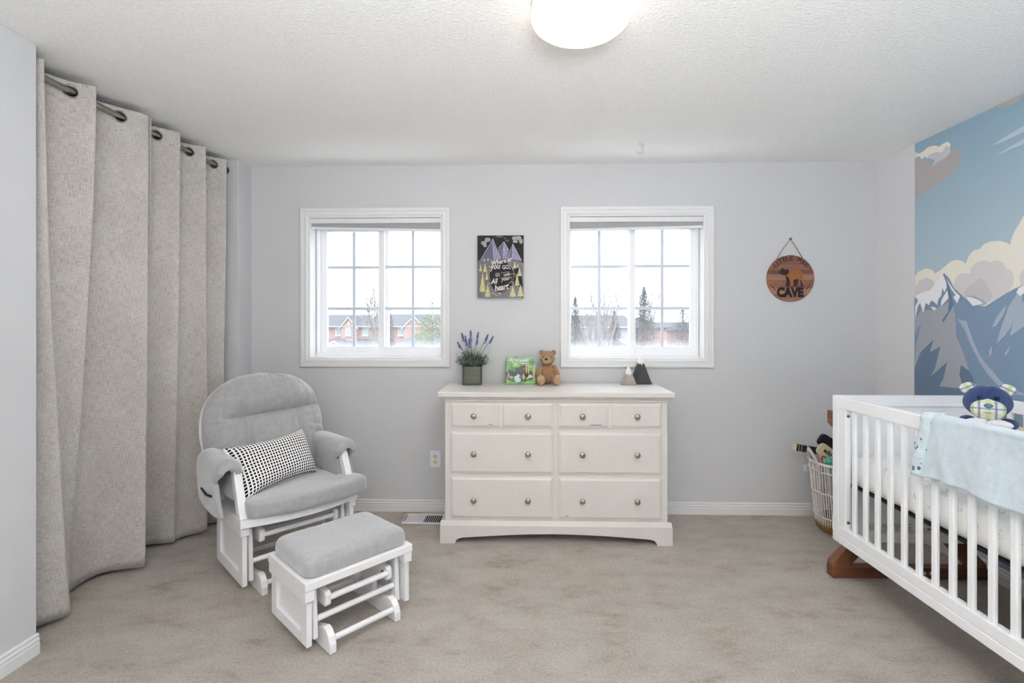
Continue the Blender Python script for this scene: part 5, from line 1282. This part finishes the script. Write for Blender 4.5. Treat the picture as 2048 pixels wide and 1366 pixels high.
hb('wall', 13.7, 17.3, 62, 70, GZ, .95, M['brick'], h3); slope('roof', h3, 13.5, 17.8, 61.4, .95, 66, 2.2, M['shingle'], cut0=0, cut1=3.0)
hb('side_wall', 17.3, 25, 66, 72, GZ, .6, M['brick'], h3); slope('side_roof', h3, 17.0, 25.5, 65.4, .62, 69, 1.65, M['shingle'], cut0=.5)

def bare_tree(label, x, y, top, spread, seed, trunk=.10, fork=.25):
    """an upright vase: a short trunk, rising limbs, ever finer twigs"""
    rr = random.Random(seed); b = bmesh.new(); H = top-GZ
    def grow(p, d, L, r, lev):
        n = 4; pts = [p]; q = p
        for k in range(n):
            d = (d+Vector((rr.uniform(-.10, .10), rr.uniform(-.10, .10), .10))).normalized(); q = q+d*L/n; pts.append(q)
        add_tube(b, pts, [max(.006, r*(1-.6*k/n)) for k in range(n+1)], 5 if lev < 2 else 3, caps=False)
        if lev >= 4: return
        for k in range((9, 7, 5, 4)[lev]):
            a = rr.uniform(0, 2*PI); sp = rr.uniform(.30, .75)*spread
            i = rr.choice((1, 2, 2, 3, 3, 4)) if lev else rr.choice((2, 3, 3, 4, 4)); rem = 1-.12*i
            grow(pts[i], (d*.9+Vector((math.cos(a)*sp, math.sin(a)*sp, .15))).normalized(), (H*rr.uniform(.26, .42) if lev == 0 else L*rr.uniform(.45, .75)*rem), r*(.32 if lev == 0 else .45), lev+1)
    t = thing('bare_tree', label, 'tree', (x, y, GZ))
    grow(Vector((0, 0, 0)), Vector((0, 0, 1)), H*.60, trunk, 0)
    zt = max(v.co.z for v in b.verts); s = H/zt
    for v in b.verts: v.co.z *= s
    obj('branches', b, M['bark'], t)
    return t
def spruce(label, x, y, top, k, mat, seed, name='spruce_tree', loose=0., flat_top=0.):
    rr = random.Random(seed); H = top-GZ; t = thing(name, label, 'tree', (x, y, GZ))
    obj('trunk', tube([(0, 0, 0), (0, 0, H*.5), (0, 0, H*.97)], [.16, .09, .015], 6), M['bark'], t)
    b = bmesh.new(); n = 34000 if not loose else 30000
    for i in range(n):
        z = H-(H*.72)*rr.random()**.75; R = min((H-z)*k+.05+flat_top*min(1, (H-z)*2.5), 1.9); a = rr.uniform(0, 2*PI); q = rr.random()**.45
        lay = .74+.34*abs(math.sin(z*5.3+a*1.5+seed))
        if loose and noise.noise(Vector((math.cos(a)*R*q*1.3, math.sin(a)*R*q*1.3, z*1.1+seed))) < -.06: continue
        c = Vector((math.cos(a)*R*q*lay, math.sin(a)*R*q*lay, z-R*q*.25)); L = rr.uniform(.035, .09)
        e = Vector((math.cos(a)+rr.uniform(-.7, .7), math.sin(a)+rr.uniform(-.7, .7), rr.uniform(-.3, .9 if loose else .5))).normalized(); sd = e.cross(Vector((0, 0, 1))).normalized()*L*.34
        b.faces.new([b.verts.new(v) for v in (c-e*L*.4, c+sd, c+e*L, c-sd)])
    obj('needles', b, mat, t, kind='stuff'); return t
spruce('loose yellow-green pine at the right of the left window', -4.25, 22, 2.3, .42, M['pine'], 3, 'pine_tree', .55, .35)
bare_tree('slender bare tree in front of the brick townhouses', -10.7, 35, 4.6, .62, 21, .13)
spruce('dark spruce top behind the slender bare tree', -13.4, 47, 3.9, .22, M['spruce'], 9)
spruce('small distant spruce tip above the townhouse roof', -17.0, 75, 2.9, .12, M['spruce'], 10)
spruce('pointed spruce at the left edge of the right window', 2.86, 30, 3.0, .30, M['spruce'], 31)
bare_tree('tall bare tree with a fan of upright branches in the right window', 4.35, 26, 3.9, .8, 12, .14)
bare_tree('bare tree just left of the tall fan-shaped one', 3.95, 31, 3.7, .75, 17, .12)
spruce('short spruce beside the meeting stile of the right window', 6.25, 36, 2.35, .33, M['spruce'], 33)
spruce('largest spruce, right of the latch in the right window', 6.05, 26, 3.3, .32, M['spruce'], 34)
bare_tree('thin bare tree behind the largest spruce', 9.6, 40, 4.3, .6, 19, .09)
spruce('broad grey spruce at the right of the right window', 9.3, 30, 2.3, .42, M['spruce'], 36, flat_top=.25)
bare_tree('thin bare tree rising over the broad grey spruce', 11.2, 36, 3.2, .7, 23, .08)
